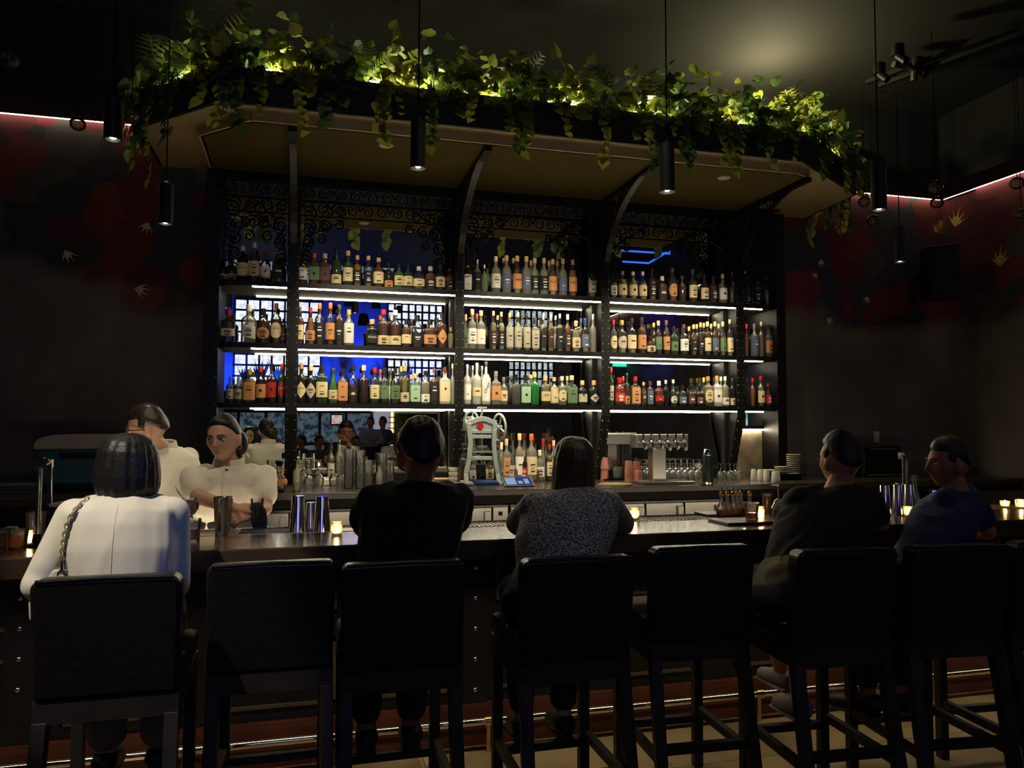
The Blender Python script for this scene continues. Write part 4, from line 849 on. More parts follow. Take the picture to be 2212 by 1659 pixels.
for k in range(16): g.box(a+.012+(b-a-.03)*k/16, a+.02+(b-a-.03)*k/16, Y-.15, Y-.05, CZ+.02, CZ+.023)
g.build('drip_grille', MCHROME, t)
n_ = 0
for row, (py, yt, xs_) in enumerate(((1038, 1000, (1391, 1401, 1441, 1453, 1466, 1479, 1492, 1505)), (1030, 992, (1397, 1447, 1459, 1472, 1485, 1498, 1511)))):
    for i, px in enumerate(xs_):
        p = cpos(px, py); stemglass('wine_glass', p, hpx(px, yt, p), wpx(14, p)/2, 'upturned wine glass beside the tap column, %s in the %s row' % (ORD[i], ('front', 'rear')[row]), 'upturned glasses by the taps')
p = cpos(1529, 1047); r = wpx(23, p)/2; h = hpx(1529, 970, p); t = thing('steel_thermos', 'dark green steel thermos flask with chrome cup lid', 'thermos', tuple(p))
MB().lathe([(r*.95, 0), (r, .01), (r, .78*h), (r*.9, .82*h)], tuple(p), 20).build('flask_body', mat('thermos_green', S((40, 52, 40)), .35, .4), t, smooth=True)
MB().lathe([(r*.9, .82*h), (r*.92, .84*h), (r*.72, .97*h), (r*.6, h)], tuple(p), 20).build('cup_lid', MCHROME, t, smooth=True)
MB().lathe([(r*1.01, .02*h), (r*1.01, .08*h)], tuple(p), 20).build('base_band', MCHROME, t, smooth=True)
for i, px in enumerate((1557, 1566.5, 1577, 1586, 1596)):
    p = cpos(px, 1037-(i % 2)*3); stemglass('coupe_glass', p, hpx(px, 1001, p), wpx(16, p)/2, 'upturned thin-stemmed coupe, %s from the thermos' % ORD[i], 'upturned coupes', cat='coupe')
for i, (px, py, top, w) in enumerate(((1628, 1036, 1013, 13), (1642, 1037, 1014, 14), (1656, 1038, 1015, 14), (1676, 1041, 1018, 20))):
    p = cpos(px, py); r = wpx(w, p)/2; h = hpx(px, top, p)
    based('white_cup', MB().lathe([(r*.98, 0), (r, .05*h), (r*.9, .75*h), (r*.7, h)], tuple(p), 18), MWHITE, ('upturned white cup, %s from the upturned coupes' % ORD[i]) if i < 3 else 'larger upturned white tumbler below the plate stacks', 'cup', 'white cups', smooth=True)
p = cpos(1712, 1036); t = thing('plate_riser', 'low dark shelf stand carrying the plate stacks', 'stand', tuple(p)); zr = CZ+.055
MB().box(p.x-.28, p.x+.1, p.y-.05, p.y+.22, zr-.015, zr).build('board', MBLACK, t); [MB().box(p.x+u_, p.x+u_+.02, p.y, p.y+.2, CZ, zr-.015).build('foot', MBLACK, t) for u_ in (-.27, .07)]
MPLATE = mat('plate_grey', S((150, 142, 122)), .4)
for nm, px, n, dy, rr in (('tall', 1714, 9, .08, .062), ('middle', 1688, 4, .07, .062), ('low', 1660, 2, .1, .07)):
    q = at(px, 1010, Y=p.y+dy)
    for k in range(n):
        st = .0185 if nm == 'tall' else .014
        based('side_plate', MB().lathe([(rr*.55, 0), (rr*.6, .002), (rr, .011), (rr*.97, .014), (rr*.55, .005), (0, .005)], (q.x, q.y, zr+k*st), 22), MPLATE, 'grey plate, %s from the bottom of the %s stack on the riser' % (ORD[k], nm), 'plate', 'stacked plates', smooth=True)
q = at(1715, 1020, Y=p.y-.02); based('menu_card', MB().box(q.x-.05, q.x+.05, p.y-.045, p.y+.03, zr, zr+.002), mat('card_white', S((180, 172, 150)), .8), 'pale card lying in front of the plate stacks', 'card')
# -- far ends
p = at(1905, 1030, Z=CZ); t = thing('counter_oven', 'black countertop oven against the far plaster wall', 'oven', tuple(p)); a, b = at(1866, 1000, Y=p.y).x, at(1948, 1000, Y=p.y).x; z1 = at(1905, 964, Y=p.y).z
yb_ = min(YW-.02, p.y+.3)
MB().box(a, b, p.y, yb_, CZ, z1).build('oven_body', MBLACK, t, bevel=.01); MB().box(a+.02, b-.02, p.y-.012, p.y, CZ+.035, z1-.04).build('oven_door', mat('black_gloss', S((10, 10, 10)), .1), t)
MB().box(a+.02, b-.02, p.y-.03, p.y-.02, CZ+.016, CZ+.026).build('oven_handle', MSTEEL, t); MB().box(a+.08, b-.08, p.y-.006, p.y, z1-.028, z1-.02).build('control_strip', MSTEEL, t)
q = at(1893, 944, Y=YW); t = thing('wall_switch', 'pale switch plate on the plaster wall above the oven', 'switch', (q.x, YW-.008, q.z-.05))
MB().box(q.x-.03, q.x+.03, YW-.008, YW, q.z-.055, q.z+.055).build('plate', mat('switch_white', S((190, 186, 176)), .5), t, bevel=.002); MB().box(q.x-.012, q.x+.012, YW-.011, YW-.008, q.z-.03, q.z+.03).build('rocker', MWHITE, t)
p = at(175, 1062, Z=CZ); a, b = at(71, 1000, Y=p.y).x, at(300, 1000, Y=p.y).x; z1 = at(175, 938, Y=p.y).z; zm = at(175, 970, Y=p.y).z
MTEAL = mat('teal_enamel', S((44, 88, 88)), .35); t = thing('espresso_machine', 'retro teal machine with a cream domed lid behind the blazer', 'coffee machine', tuple(p)); yb_ = YW-.04; cx = (a+b)/2; wd = (b-a)/2
MB().box(a+.015, b-.015, p.y, yb_, CZ+.04, zm).build('body', MTEAL, t, bevel=.02)
m = MB(); n = 14; pf = []
for k in range(n+1):
    an = math.pi*k/n; c_, s_ = math.cos(an), math.sin(an); pf.append((cx-wd*math.copysign(abs(c_)**.5, c_), zm+(z1-zm)*abs(s_)**.6))
vs = [(x, y, z) for y in (p.y-.01, yb_) for x, z in pf]; N_ = n+1
m.add(vs, [tuple(range(N_)), tuple(range(2*N_-1, N_-1, -1))]+[(k, k+N_, k+1+N_, k+1) for k in range(n)]+[(0, n, n+N_, N_)]).build('lid', mat('cream_enamel', S((176, 164, 138)), .4), t, bevel=.01)
MB().box(a+.16, b-.2, p.y-.004, p.y, zm-.07, zm-.025).build('vent_slot', MBLACK, t); MB().box(a+.03, b-.03, p.y-.006, p.y, zm-.16, zm-.15).box(a+.03, b-.03, p.y-.006, p.y, zm-.27, zm-.262).build('trim_line', MTEAL, t)
[MB().box(u_, u_+.07, p.y+.02, yb_-.02, CZ, CZ+.04).build('foot', MBLACK, t) for u_ in (a+.03, b-.1)]
p = at(20, 1082, Y=5.9)
for k in range(3): based('folded_napkin', MB().box(p.x-.16+.01*k, p.x+.14, p.y+.1, p.y+.3, CZ+k*.022, CZ+k*.022+.02), mat('linen_grey', S((120, 114, 104)), .95), 'folded linen cloth, %s from the bottom of the pile by the teal machine' % ORD[k], 'cloth', 'folded linen pile', bevel=.008)
# ---------------------------------------------------------------- the bar
X0B, X1B = -3.2, 5.5; YI = 3.92
bar = thing('bar_counter', 'long dark bar counter with panelled front and brass-bright foot rail', 'bar', (1.2, 3.8, 0))
MTOP = mat('bar_top_wood', S((74, 58, 44)), .24, var=(3.5, S((52, 40, 30))), bump=(18, .05), coat=.25)
MB().box(X0B, X1B, YB, YI-.2, BARZ-.085, BARZ).build('bar_top', MTOP, bar, bevel=.006)
MRAIL = mat('drip_rail_steel', S((150, 140, 116)), .35, .7, bump=(120, .2))
rl = MB().box(X0B, X1B, YI-.2, YI, BARZ-.05, BARZ-.006).build('drip_rail', MRAIL, bar)
MB().box(X0B, X1B, YI-.01, YI, BARZ-.006, BARZ+.004).box(X0B, X1B, YI-.205, YI-.198, BARZ-.006, BARZ+.002).build('rail_edge', MCHROME, rl)
gr = MB()
for k in range(110):
    x = .3+k*.022; gr.box(x, x+.008, YI-.13, YI-.03, BARZ-.006, BARZ-.003)
gr.build('rail_grooves', MBLACK, rl)
YD = 3.80; MDIE = mat('bar_front_black', S((24, 21, 19)), .5, bump=(12, .05))
MB().box(X0B, X1B, YD, YI-.02, .2, BARZ-.085).build('bar_front', MDIE, bar)
fm = mat('panel_moulding', S((86, 74, 54)), .45); xs_ = [-2.45, -1.78, -1.12, -.45, .25, .83, 1.5, 2.17, 2.84, 3.51, 4.18, 4.85]
px_ = [(a+.1, b-.1) for a, b in zip(xs_, xs_[1:])]
for a, b in px_:
    for z0, z1 in ((.26, .56), (.68, .95)):
        m = MB()
        for q in ((a, b, z0, z0+.015), (a, b, z1-.015, z1), (a, a+.015, z0, z1), (b-.015, b, z0, z1)): m.box(q[0], q[1], YD-.012, YD, q[2], q[3])
        m.build('front_panel', fm, bar)
hk = mat('hook_steel', (.8, .78, .7), .12, 1.)
for a, b in px_: MB().ball(((a+b)/2, YD-.03, .62), .012, .02, .012, 10, 6).build('bag_hook', hk, bar, smooth=True)
for px in (45, 1025):
    x = at(px, 1400, Y=YD).x; pil = MB().box(x-.06, x+.06, YD-.02, YD, .2, BARZ-.09).build('pilaster', MDIE, bar)
    for k in range(6):
        z = at(px, 1160+k*66, Y=YD-.02).z
        if z > .25: MB().ball((x, YD-.022, z), .012, .008, .012, 10, 6).build('stud', hk, pil, smooth=True)
MRED = mat('mahogany_base', S((96, 48, 32)), .38, var=(5, S((70, 34, 24))))
MB().box(X0B, X1B, 3.765, YD+.05, 0, .2).build('base_plinth', MRED, bar); MB().box(X0B, X1B, 3.755, 3.765, .085, .1).build('plinth_bead', MRED, bar)
yr = 3.69; zr_ = at(1122, 1550, Y=yr).z
MB().cyl((X0B, yr, zr_), (X1B, yr, zr_), .019, n=14).build('foot_rail', mat('polished_rail', (.85, .74, .56), .07, 1.), bar, smooth=True)
for px in (400, 1055, 1640, 2020, -200):
    x = at(px, 1550, Y=yr).x; m = MB().cyl((x-.02, yr, zr_), (x+.02, yr, zr_), .026).cyl((x, yr, zr_), (x, 3.77, zr_-.02), .012).cyl((x, yr, zr_), (x, yr, 0), .011)
    m.build('rail_bracket', MBRASS, bar, smooth=True)
# ---------------------------------------------------------------- bar stools
MLEATH = mat('stool_leather', S((27, 23, 20)), .38, bump=(35, .12)); MLEG = mat('stool_wood', S((40, 34, 27)), .5, var=(8, S((30, 26, 21))))
st = thing('bar_stool', 'dark leather-backed bar stool', 'bar stool', (0, 0, 0), 'bar stools')
def rpanel(mb, w, y0, y1, z0, z1, rake, rc=.03, n=5):
    pts = []
    for cx, cz, a0 in ((w/2-rc, z1-rc, 0), (-w/2+rc, z1-rc, 90)):
        for k in range(n+1): a = R(a0+90*k/n); pts.append((cx+rc*math.cos(a), cz+rc*math.sin(a)))
    pts += [(-w/2+.004, z0), (w/2-.004, z0)]; f = lambda z: -rake*(z-z0)/(z1-z0)
    N = len(pts); vs = [(x, y0+f(z), z) for x, z in pts]+[(x, y1+f(z)*.8, z) for x, z in pts]
    mb.add(vs, [tuple(range(N)), tuple(range(2*N-1, N-1, -1))]+[(k, k+N, (k+1) % N+N, (k+1) % N) for k in range(N)]); return mb
o_ = rpanel(MB(), .435, 0, .075, .70, 1.085, .05).build('backrest', MLEATH, st, bevel=.012)
MB().tube([(-.2, -.047, 1.083), (0, -.048, 1.087), (.2, -.047, 1.083)], .006, 8).build('piping', MLEATH, o_, smooth=True)
MB().box(-.215, .215, .076, .48, .70, .785).build('seat', MLEATH, st, bevel=.02)
MB().box(-.215, .215, .005, .045, .625, .699).box(-.215, .215, .44, .475, .625, .699).box(-.215, -.18, .045, .44, .625, .699).box(.18, .215, .045, .44, .625, .699).build('seat_rail', MLEG, st)
for sx in (-1, 1):
    MB().bar((sx*.19, .455, 0), (sx*.192, .455, .63), .042).build('leg', MLEG, st, bevel=.003)
    MB().bar((sx*.2, -.09, 0), (sx*.192, .025, .63), .045).build('leg', MLEG, st, bevel=.003)
MB().box(-.19, .19, .44, .468, .2, .235).build('footrest', MLEG, st, bevel=.002); MB().bar((-.2, -.035, .30), (.2, -.035, .30), .03, .035).build('stretcher', MLEG, st)
for sx in (-1, 1): MB().bar((sx*.195, -.045, .26), (sx*.192, .45, .26), .028, .035).build('stretcher', MLEG, st)
SP = [(229, 1250, 'bar stool under the woman in the cream blazer', 0), (588, 1218, 'empty bar stool beside the blazer woman, first from her', 0), (875, 1217, 'bar stool behind the man with short black hair in the middle', 0), (1256, 1207, 'bar stool under the woman in leopard print', 0),
      (1527, 1182, 'empty bar stool beyond the leopard-print woman', -3), (1838, 1189, 'bar stool under the black-clad man by the inverted beer glass', -4), (2085, 1180, 'bar stool under the man in the blue shirt', -6), (2300, 1170, 'last bar stool, only its legs in view', -4)]
STOOL = []
for i, (px, py, lb, rz) in enumerate(SP):
    o = st if i == 0 else copy_tree(st); p = at(px, py, Z=1.085); o.location = (p.x, p.y+.05, 0); o.rotation_euler.z = R(rz); o['label'] = lb; STOOL.append(Vector((p.x, p.y+.05, 0)))
# ---------------------------------------------------------------- things on the bar
def bp(px, py, z=BARZ): return at(px, py, Z=z)
ZR = BARZ-.006
def candle(px, py, w, h, label):
    p = bp(px, py); r = wpx(w, p)/2; H = hpx(px, py-h, p); t = thing('votive_candle', label, 'candle', tuple(p), 'lit votive candles')
    MB().lathe([(r*.8, 0), (r*.86, .01), (r, H*.97), (r, H), (r*.93, H), (r*.8, .12*H), (0, .1*H)], tuple(p), 18, capt=False).build('glass_cup', glassmat('votive_glass', (.98, .9, .75), body=.35, glow=(.95, .82, .6)), t, smooth=True)
    MB().lathe([(0, .1*H), (r*.8, .1*H), (r*.82, .2*H), (0, .19*H)], tuple(p), 16, capb=False, capt=False).build('wax', glassmat('candle_wax', (.95, .85, .66), body=.9, glow=(.98, .88, .68)), t, smooth=True)
    MB().lathe([(.001, 0), (.006, .008), (.007, .014), (.004, .024), (.0008, .034)], (p.x, p.y, p.z+.2*H), 10).build('flame', emis('flame', (1., .62, .22), 160.), t, smooth=True)
    light('candle_light', 'POINT', (p.x, p.y, p.z+H*.6), .6, (1., .66, .3), .008)
CAND = ((727, 1157, 26, 30, 'lit votive candle beside the upturned tins and the black-shirted man'), (1371, 1123, 22, 26, 'lit votive candle alone beside the leopard-print woman'), (1644, 1124, 16, 30, 'lit votive candle behind the half-finished pink drink'), (1962, 1116, 20, 22, 'lit votive candle in front of the tall tins by the blue shirt'),
        (2171, 1095, 20, 13, 'lit votive candle low in its cup beyond the blue shirt'), (2206, 1098, 24, 19, 'lit votive candle at the very end of the bar'), (64, 1178, 16, 32, 'lit votive candle behind the drinks next to the blazer sleeve'))
def tin(px, base, top, w, label, inv=True, z=ZR):
    p = bp(px, base, z); r = wpx(w, p)/2; H = hpx(px, top, p); t = thing('shaker_tin', label, 'shaker tin', tuple(p), 'steel shaker tins')
    pr = [(.72, 0), (.74, .015), (.98, .97), (1., .985), (1., 1.), (.95, 1.), (.7, .02)]
    pr = [(a*r, (H-b*H) if inv else b*H) for a, b in pr]
    MB().lathe(pr[:5] if inv else pr, tuple(p), 24, capb=True, capt=False).build('tin_body', MCHROME, t, smooth=True)
    zz = H-.012 if inv else .012
    MB().torus((p.x, p.y, p.z+(.004 if inv else H-.004)), r, .0018, (0, 0, 1), 24).build('rolled_rim', MCHROME, t, smooth=True)
tin(480.5, 1157, 1073, 41, 'upright shaker tin in front of the woman bartender', False, BARZ)
tin(643, 1150, 1071, 37, 'upturned shaker tin, the wider of two by the candle'); tin(695, 1150, 1072, 37, 'upturned shaker tin closest to the candle'); tin(671, 1143, 1085, 26, 'small dark upturned tin between the two large tins')
for i, (px, bs, tp, w) in enumerate(((1876, 1112, 1047, 24), (1912, 1117, 1048, 27), (1940, 1116, 1047, 25), (1965, 1115, 1046, 27))): tin(px, bs, tp, w, 'tall upturned tin, %s in the row between the two men' % ORD[i], z=ZR)
p = bp(415, 1169); tumbler('rocks_glass', p, wpx(38, p)/2, hpx(415, 1121, p), 'rocks glass half full of pink drink by the blazer', 'drink', GTH, 'pink drinks', lm=GPINK, lv=.56)
p = bp(38, 1184); tumbler('rocks_glass', p, wpx(42, p)/2, hpx(38, 1143, p), 'candlelit rocks glass of pink drink by the chrome crank pole', 'drink', GTH, 'pink drinks', lm=GPINK, lv=.62)
p = bp(6, 1182); t = tumbler('lime_drink', p, wpx(36, p)/2, hpx(6, 1142, p), 'drink with a lime wedge at the bar end', 'drink', GTH, lm=glassmat('pale_drink', (.9, .7, .3), body=.4), lv=.8)
MB().lathe([(.0, -.006), (.022, -.006), (.022, .006), (0, .006)], (p.x+.03, p.y, p.z+hpx(6, 1142, p)), 16).build('lime_wedge', mat('lime', S((140, 160, 60)), .5), t, smooth=True)
p = bp(62, 1172); tumbler('tall_water_glass', p+Vector((0, .08, 0)), .042, .12, 'clear water glass behind the candlelit pink drink', 'glass')
p = bp(1624, 1123, BARZ+.014); tumbler('rocks_glass', p, wpx(32, p)/2, hpx(1624, 1085, p), 'half-finished pink drink on the dark wooden board', 'drink', GTH, 'pink drinks', lm=GPINK, lv=.42)
p = bp(407, 1143); t = stemglass('coupe_glass', p, hpx(407, 1076, p), wpx(42, p)/2, 'filled coupe of white frothy cocktail behind the pink drink', None, False, 'cocktail'); r = wpx(42, p)/2; H = hpx(407, 1076, p)
MB().lathe([(0, .48*H), (.5*r, .5*H), (.9*r, .66*H), (.92*r, .8*H), (.8*r, .96*H), (0, .96*H)], tuple(p), 16, capb=False, capt=False).build('cocktail', mat('frothy_white', S((214, 206, 184)), .5), t, smooth=True)
MB().tube([(p.x-.02, p.y, p.z+H*.95), (p.x-.045, p.y-.01, p.z+H*1.2), (p.x-.06, p.y-.01, p.z+H*1.38)], [.002, .006, .002], 8).build('garnish', mat('garnish_white', S((226, 220, 200)), .6), t, smooth=True)
for c_ in CAND: candle(*c_)
# bitters bottles on a tray
p = bp(1586, 1110); based('bitters_tray', MB().box(p.x-.2, p.x+.16, p.y-.06, p.y+.09, BARZ-.004, BARZ+.008), MBLACK, 'small black tray under the dasher bottles', 'tray')
for i, (px, py) in enumerate(((1559, 1112), (1571.5, 1110), (1584, 1110), (1593, 1107), (1601, 1106), (1620, 1109))):
    p = bp(px, py, BARZ+.008); H = hpx(px, 1052, p); r = .032
    t = thing('bitters_bottle', 'dasher bottle with gold collar, %s from the empty stool side' % ORD[i], 'bitters bottle', tuple(p), 'dasher bottles')
    MB().lathe([(r*.8, 0), (r, .1*H), (r, .2*H), (r*.6, .36*H), (r*.36, .46*H), (r*.34, .72*H)], tuple(p), 16).build('glass_body', GTH, t, smooth=True)
    MB().lathe([(0, .02*H), (r*.85, .02*H), (r*.94, .1*H), (r*.94, .18*H), (0, .18*H)], tuple(p), 16, capb=False, capt=False).build('bitters', GAMB, t, smooth=True)
    MB().lathe([(r*.38, .68*H), (r*.4, .7*H), (r*.36, .82*H), (r*.2, .84*H)], tuple(p), 14).build('collar', MBRASS, t, smooth=True)
    MB().cyl((p.x, p.y, p.z+.83*H), (p.x+.003, p.y, p.z+H), .0035).build('spout', MCHROME, t, smooth=True)
p = bp(1622, 1128); based('serving_board', MB().box(p.x-.19, p.x+.2, p.y-.1, p.y+.1, BARZ, BARZ+.014), MDARKWOOD, 'dark wooden board under the half-finished pink drink', 'board', bevel=.003)
p = bp(1658, 1116); tumbler('dark_cola_glass', p, wpx(21, p)/2, hpx(1658, 1066, p), 'tall glass of dark cola beside the upturned beer glass', 'drink', GTH, lm=glassmat('cola', (.05, .02, .01), body=.6), lv=.9)
p = bp(1682, 1118); t = stemglass('beer_glass', p, hpx(1682, 1048, p), wpx(36, p)/2*.95, 'large upturned stemmed beer glass by the black-clad man', None, True, 'beer glass')
p = bp(1977, 1112); r = wpx(26, p)/2; H = hpx(1977, 1025, p)
based('water_carafe', MB().lathe([(r*.8, 0), (r, .06*H), (r, .3*H), (r*.6, .55*H), (r*.42, .7*H), (r*.55, H), (r*.5, H), (r*.36, .7*H), (r*.9, .28*H)], (p.x, p.y, p.z), 18, capt=False), GTH, 'clear glass carafe behind the tall tins', 'carafe', smooth=True)
def crank(px, base, top, mirror, label):
    p = bp(px, base); H = hpx(px, top, p); t = thing('lever_corkscrew', label, 'corkscrew', tuple(p), 'bar-mounted corkscrews'); s = mirror
    MB().lathe([(.035, 0), (.035, .012), (.02, .02), (.016, .05)], tuple(p), 18).build('base', MBLACK, t, smooth=True)
    MB().cyl((p.x, p.y, p.z+.04), (p.x, p.y, p.z+H*.93), .011, n=14).build('pole', MCHROME, t, smooth=True)
    c = Vector((p.x+s*.02, p.y-.02, p.z+H*.95))
    MB().boxc((p.x+s*.012, p.y, p.z+H*.95), .07, .035, .04).cyl((c.x+s*.012, c.y, c.z+.01), (c.x+s*.012, c.y-.02, c.z+.01), .016).build('head', MCHROME, t, bevel=.004)
    MB().bar((c.x+s*.025, c.y-.01, c.z), (c.x+s*.03, c.y-.01, c.z-.17), .018, .01, up=(0, 1, 0)).build('crank_arm', MCHROME, t, bevel=.002)
    MB().tube([(c.x+s*.03, c.y-.012, c.z-.168), (c.x+s*.055, c.y-.012, c.z-.168), (c.x+s*.085, c.y-.012, c.z-.16)], [.008, .01, .009], 10).build('crank_handle', mat('handle_cream', S((214, 200, 168)), .4), t, smooth=True)
crank(80, 1180, 992, 1, 'chrome pole-mounted crank corkscrew at the blazer end of the bar'); crank(1961, 1106, 978, -1, 'chrome pole-mounted crank corkscrew between the two dark-clad men')
p = at(2026, 1076, Y=3.86); p.z = BARZ; t = thing('payment_screen', 'small glowing blue screen in front of the man in blue', 'screen', tuple(p)); a = at(2014, 1065, Y=p.y); b = at(2040, 1065, Y=p.y); z0, z1 = BARZ+.02, at(2026, 1059, Y=p.y).z
MB().box(a.x-.01, b.x+.01, p.y, p.y+.012, BARZ+.01, z1+.01).box(a.x+.01, b.x-.01, p.y, p.y+.06, BARZ, BARZ+.01).build('case', MBLACK, t); MB().box(a.x, b.x, p.y-.002, p.y, z0, z1).build('display', emis('violet_screen', (.16, .16, .8), 1.2), t)
p = bp(580, 1150, ZR); based('bar_mat', MB().box(p.x-.13, p.x+.2, YI-.17, YI-.02, ZR, ZR+.006), mat('rubber_mat', S((30, 28, 26)), .7, bump=(200, .5)), 'black ribbed rubber mat in the drip rail by the tins', 'bar mat')
# ---------------------------------------------------------------- pendants and globes
def pendant(px, y0, y1, w, Y, label, zc=None):
    a = at(px, y1, Y=Y); b_ = at(px, y0, Y=Y); r = wpx(w, a)/2; t = thing('pendant_lamp', label, 'pendant lamp', (a.x, a.y, a.z), 'black cylinder pendants'); zc = zc or ZC
    MB().lathe([(r*.82, 0), (r, 0), (r, b_.z-a.z), (r*.3, b_.z-a.z+.012), (.006, b_.z-a.z+.02)], (a.x, a.y, a.z), 20, capb=False).build('shade', mat('pendant_black', S((9, 9, 8)), .5), t, smooth=True)
    MB().cyl((a.x, a.y, b_.z), (a.x, a.y, zc), .004, n=8).build('cord', mat('cord_black', S((4, 4, 4)), .9, spec=.1), t); MB().cyl((a.x, a.y, zc-.03), (a.x, a.y, zc), .05).build('ceiling_rose', mat('pendant_black', S((9, 9, 8)), .5), t)
    MB().lathe([(.0, .03), (r*.8, .03)], (a.x, a.y, a.z), 18, capb=False, capt=False).build('reflector', MCHROME, t)
    MB().ball((a.x, a.y, a.z+.018), r*.42, r*.42, .016, 12, 6).build('bulb', emis('pendant_bulb', (1., .9, .72), 14.), t, smooth=True)
    light('pendant_light', 'SPOT', (a.x, a.y, a.z-.005), 9, (1., .85, .62), .03, (a.x, a.y, 0), 70, .5)
pendant(903, 262, 364, 33, 3.75, 'black cylinder pendant in front of the canopy, above the black-haired man'); pendant(1441, 312, 415, 33, 3.75, 'black cylinder pendant in front of the canopy, above the lone candle'); pendant(357, 398, 484, 30, 4.7, 'black cylinder pendant hanging before the red mural by the back bar end')
pendant(244, 215, 302, 38, 3.75, 'black cylinder pendant at the end of the mural cove light'); pendant(1899, 345, 454, 32, 3.75, 'black cylinder pendant on the long cord by the corner'); pendant(1944, 490, 566, 25, 5.2, 'black cylinder pendant low in front of the red corner mural')
GGLOBE = glassmat('smoked_globe', (.55, .5, .42), body=.12, glow=(.5, .42, .34))
for i, (px, py, w, Y, lb) in enumerate(((168, 268, 33, 5.6, 'smoked glass globe hanging below the cove light on the mural'), (284, 246, 33, 5.0, 'smoked glass globe next to the planter end'), (20, 128, 40, 4.2, 'faint smoked globe high at the ceiling edge'), (1867, 436, 26, 5.6, 'dark globe touching the cove light by the long-cord pendant'), (1885, 476, 26, 5.8, 'clear globe below the long-cord pendant'),
      (2021, 404, 30, 4.6, 'upper smoked globe of the pair at the wall corner'), (2024, 438, 28, 5.2, 'lower smoked globe of the pair at the wall corner'), (2197, 396, 30, 4.6, 'dark globe over the sloping cove light'), (2206, 462, 24, 4.4, 'small clear globe at the edge under the cove light'))):
    p = at(px, py, Y=Y); r = wpx(w, p)/2; t = thing('globe_pendant', lb, 'globe lamp', (p.x, p.y, p.z-r), 'glass globe pendants')
    MB().ball(tuple(p), r, r, r*.9, 18, 12).build('globe', GGLOBE, t, smooth=True); MB().cyl((p.x, p.y, p.z+r*.85), (p.x, p.y, ZC if px < 1800 else 4.5), .003, n=6).build('cord', mat('cord_black', S((4, 4, 4)), .9, spec=.1), t)
    MB().cyl((p.x, p.y, p.z+r*.8), (p.x, p.y, p.z+r*1.05), .012).build('socket', MBRASS, t, smooth=True)
# track with spots on the plaster ceiling
t = thing('ceiling_track', 'black ceiling track with small spot heads above the planter corner', 'track light', tuple(at(1990, 120, Z=4.44)))
a, b = at(1872, 178, Z=4.42), at(2200, 55, Z=4.42); MT = mat('track_black', S((16, 15, 13)), .5, .4)
MB().bar(a, b, .035).build('track', MT, t); MB().bar(a+Vector((.05, -.09, -.06)), b+Vector((.05, -.09, -.06)), .03).build('conduit', MT, t)
for px, py in ((1940, 120), (1900, 160), (1982, 148)):
    q = at(px, py, Z=4.36); MB().cyl(q, q+Vector((0, 0, .08)), .045, n=16).cyl(q, q+Vector((.02, -.06, -.07)), .03, n=14).build('spot_head', MT, t, smooth=True)
q = at(1965, 160, Z=4.3); MB().tube([q+Vector((-.15, 0, .06)), q+Vector((0, 0, .06)), q+Vector((.04, 0, .03)), q+Vector((.04, 0, -.05))], .025, 10).build('sprinkler_elbow', mat('pipe_grey', S((90, 84, 70)), .4, .8), t, smooth=True)
# loudspeaker in the corner
q = at(2038, 590, Y=6.05); t = thing('loudspeaker', 'black loudspeaker mounted in the mural corner', 'speaker', tuple(q))
m = MB(); w_, h_ = .19, .25
m.prism([(q.x-w_, q.y-.02), (q.x, q.y-.2), (q.x+w_, q.y-.02), (q.x+w_*.6, q.y+.18), (q.x-w_*.6, q.y+.18)], q.z-h_, q.z+h_).build('cabinet', MBLACK, t, bevel=.012)
MB().bar((q.x, q.y+.17, q.z), (q.x+.02, YW-.005, q.z), .05).build('wall_bracket', MBLACK, t)
# ---------------------------------------------------------------- people
def skin(name, c, dark=.0):
    m = mat(name, c, .5, spec=.35, bump=(160, .04)); b = m.node_tree.nodes['Principled BSDF']
    b.inputs['Subsurface Weight'].default_value = .12; b.inputs['Subsurface Radius'].default_value = (.012, .004, .002); return m
SK1 = skin('skin_warm', S((188, 146, 122))); SK2 = skin('skin_tan', S((150, 98, 70))); SK3 = skin('skin_olive', S((170, 116, 86)))
LIPS = mat('lips', S((150, 78, 70)), .4)
HAIRD = mat('hair_black', S((20, 16, 13)), .5, bump=(90, .15)); HAIRB = mat('hair_brown', S((64, 42, 26)), .38, bump=(90, .15))
def loft(mb, rings, n=22):
    "rings: (centre, right, front, rx, ry)"
    vs = []
    for c, r, f, rx, ry in rings:
        for k in range(n):
            a = 2*math.pi*k/n; ca, sa = math.cos(a), math.sin(a); q = (abs(ca)**2.5+abs(sa)**2.5)**(-1/2.5)
            vs.append(Vector(c)+r*(rx*q*ca)+f*(ry*q*sa))
    m = len(rings)
    fs = [(i*n+k, i*n+(k+1) % n, (i+1)*n+(k+1) % n, (i+1)*n+k) for i in range(m-1) for k in range(n)]+[tuple(range(n-1, -1, -1)), tuple((m-1)*n+k for k in range(n))]
    mb.add(vs, fs)
def limb(mb, pts, rs, n=14):
    pts = [Vector(p) for p in pts]; P = []; Q = []
    for (a, b), (ra, rb) in zip(zip(pts, pts[1:]), zip(rs, rs[1:])):
        for k in range(4): P.append(a.lerp(b, k/4)); Q.append(ra+(rb-ra)*k/4)
    P.append(pts[-1]); Q.append(rs[-1]); mb.tube(P, Q, n)
    mb.ball(pts[0], rs[0], n=12, m=8); mb.ball(pts[-1], rs[-1], n=12, m=8)
    for p, r in list(zip(pts, rs))[1:-1]: mb.ball(p, r, n=12, m=8)
TMP = bpy.data.scenes.new('scratch')   # a small scene to evaluate modifiers in, removed below
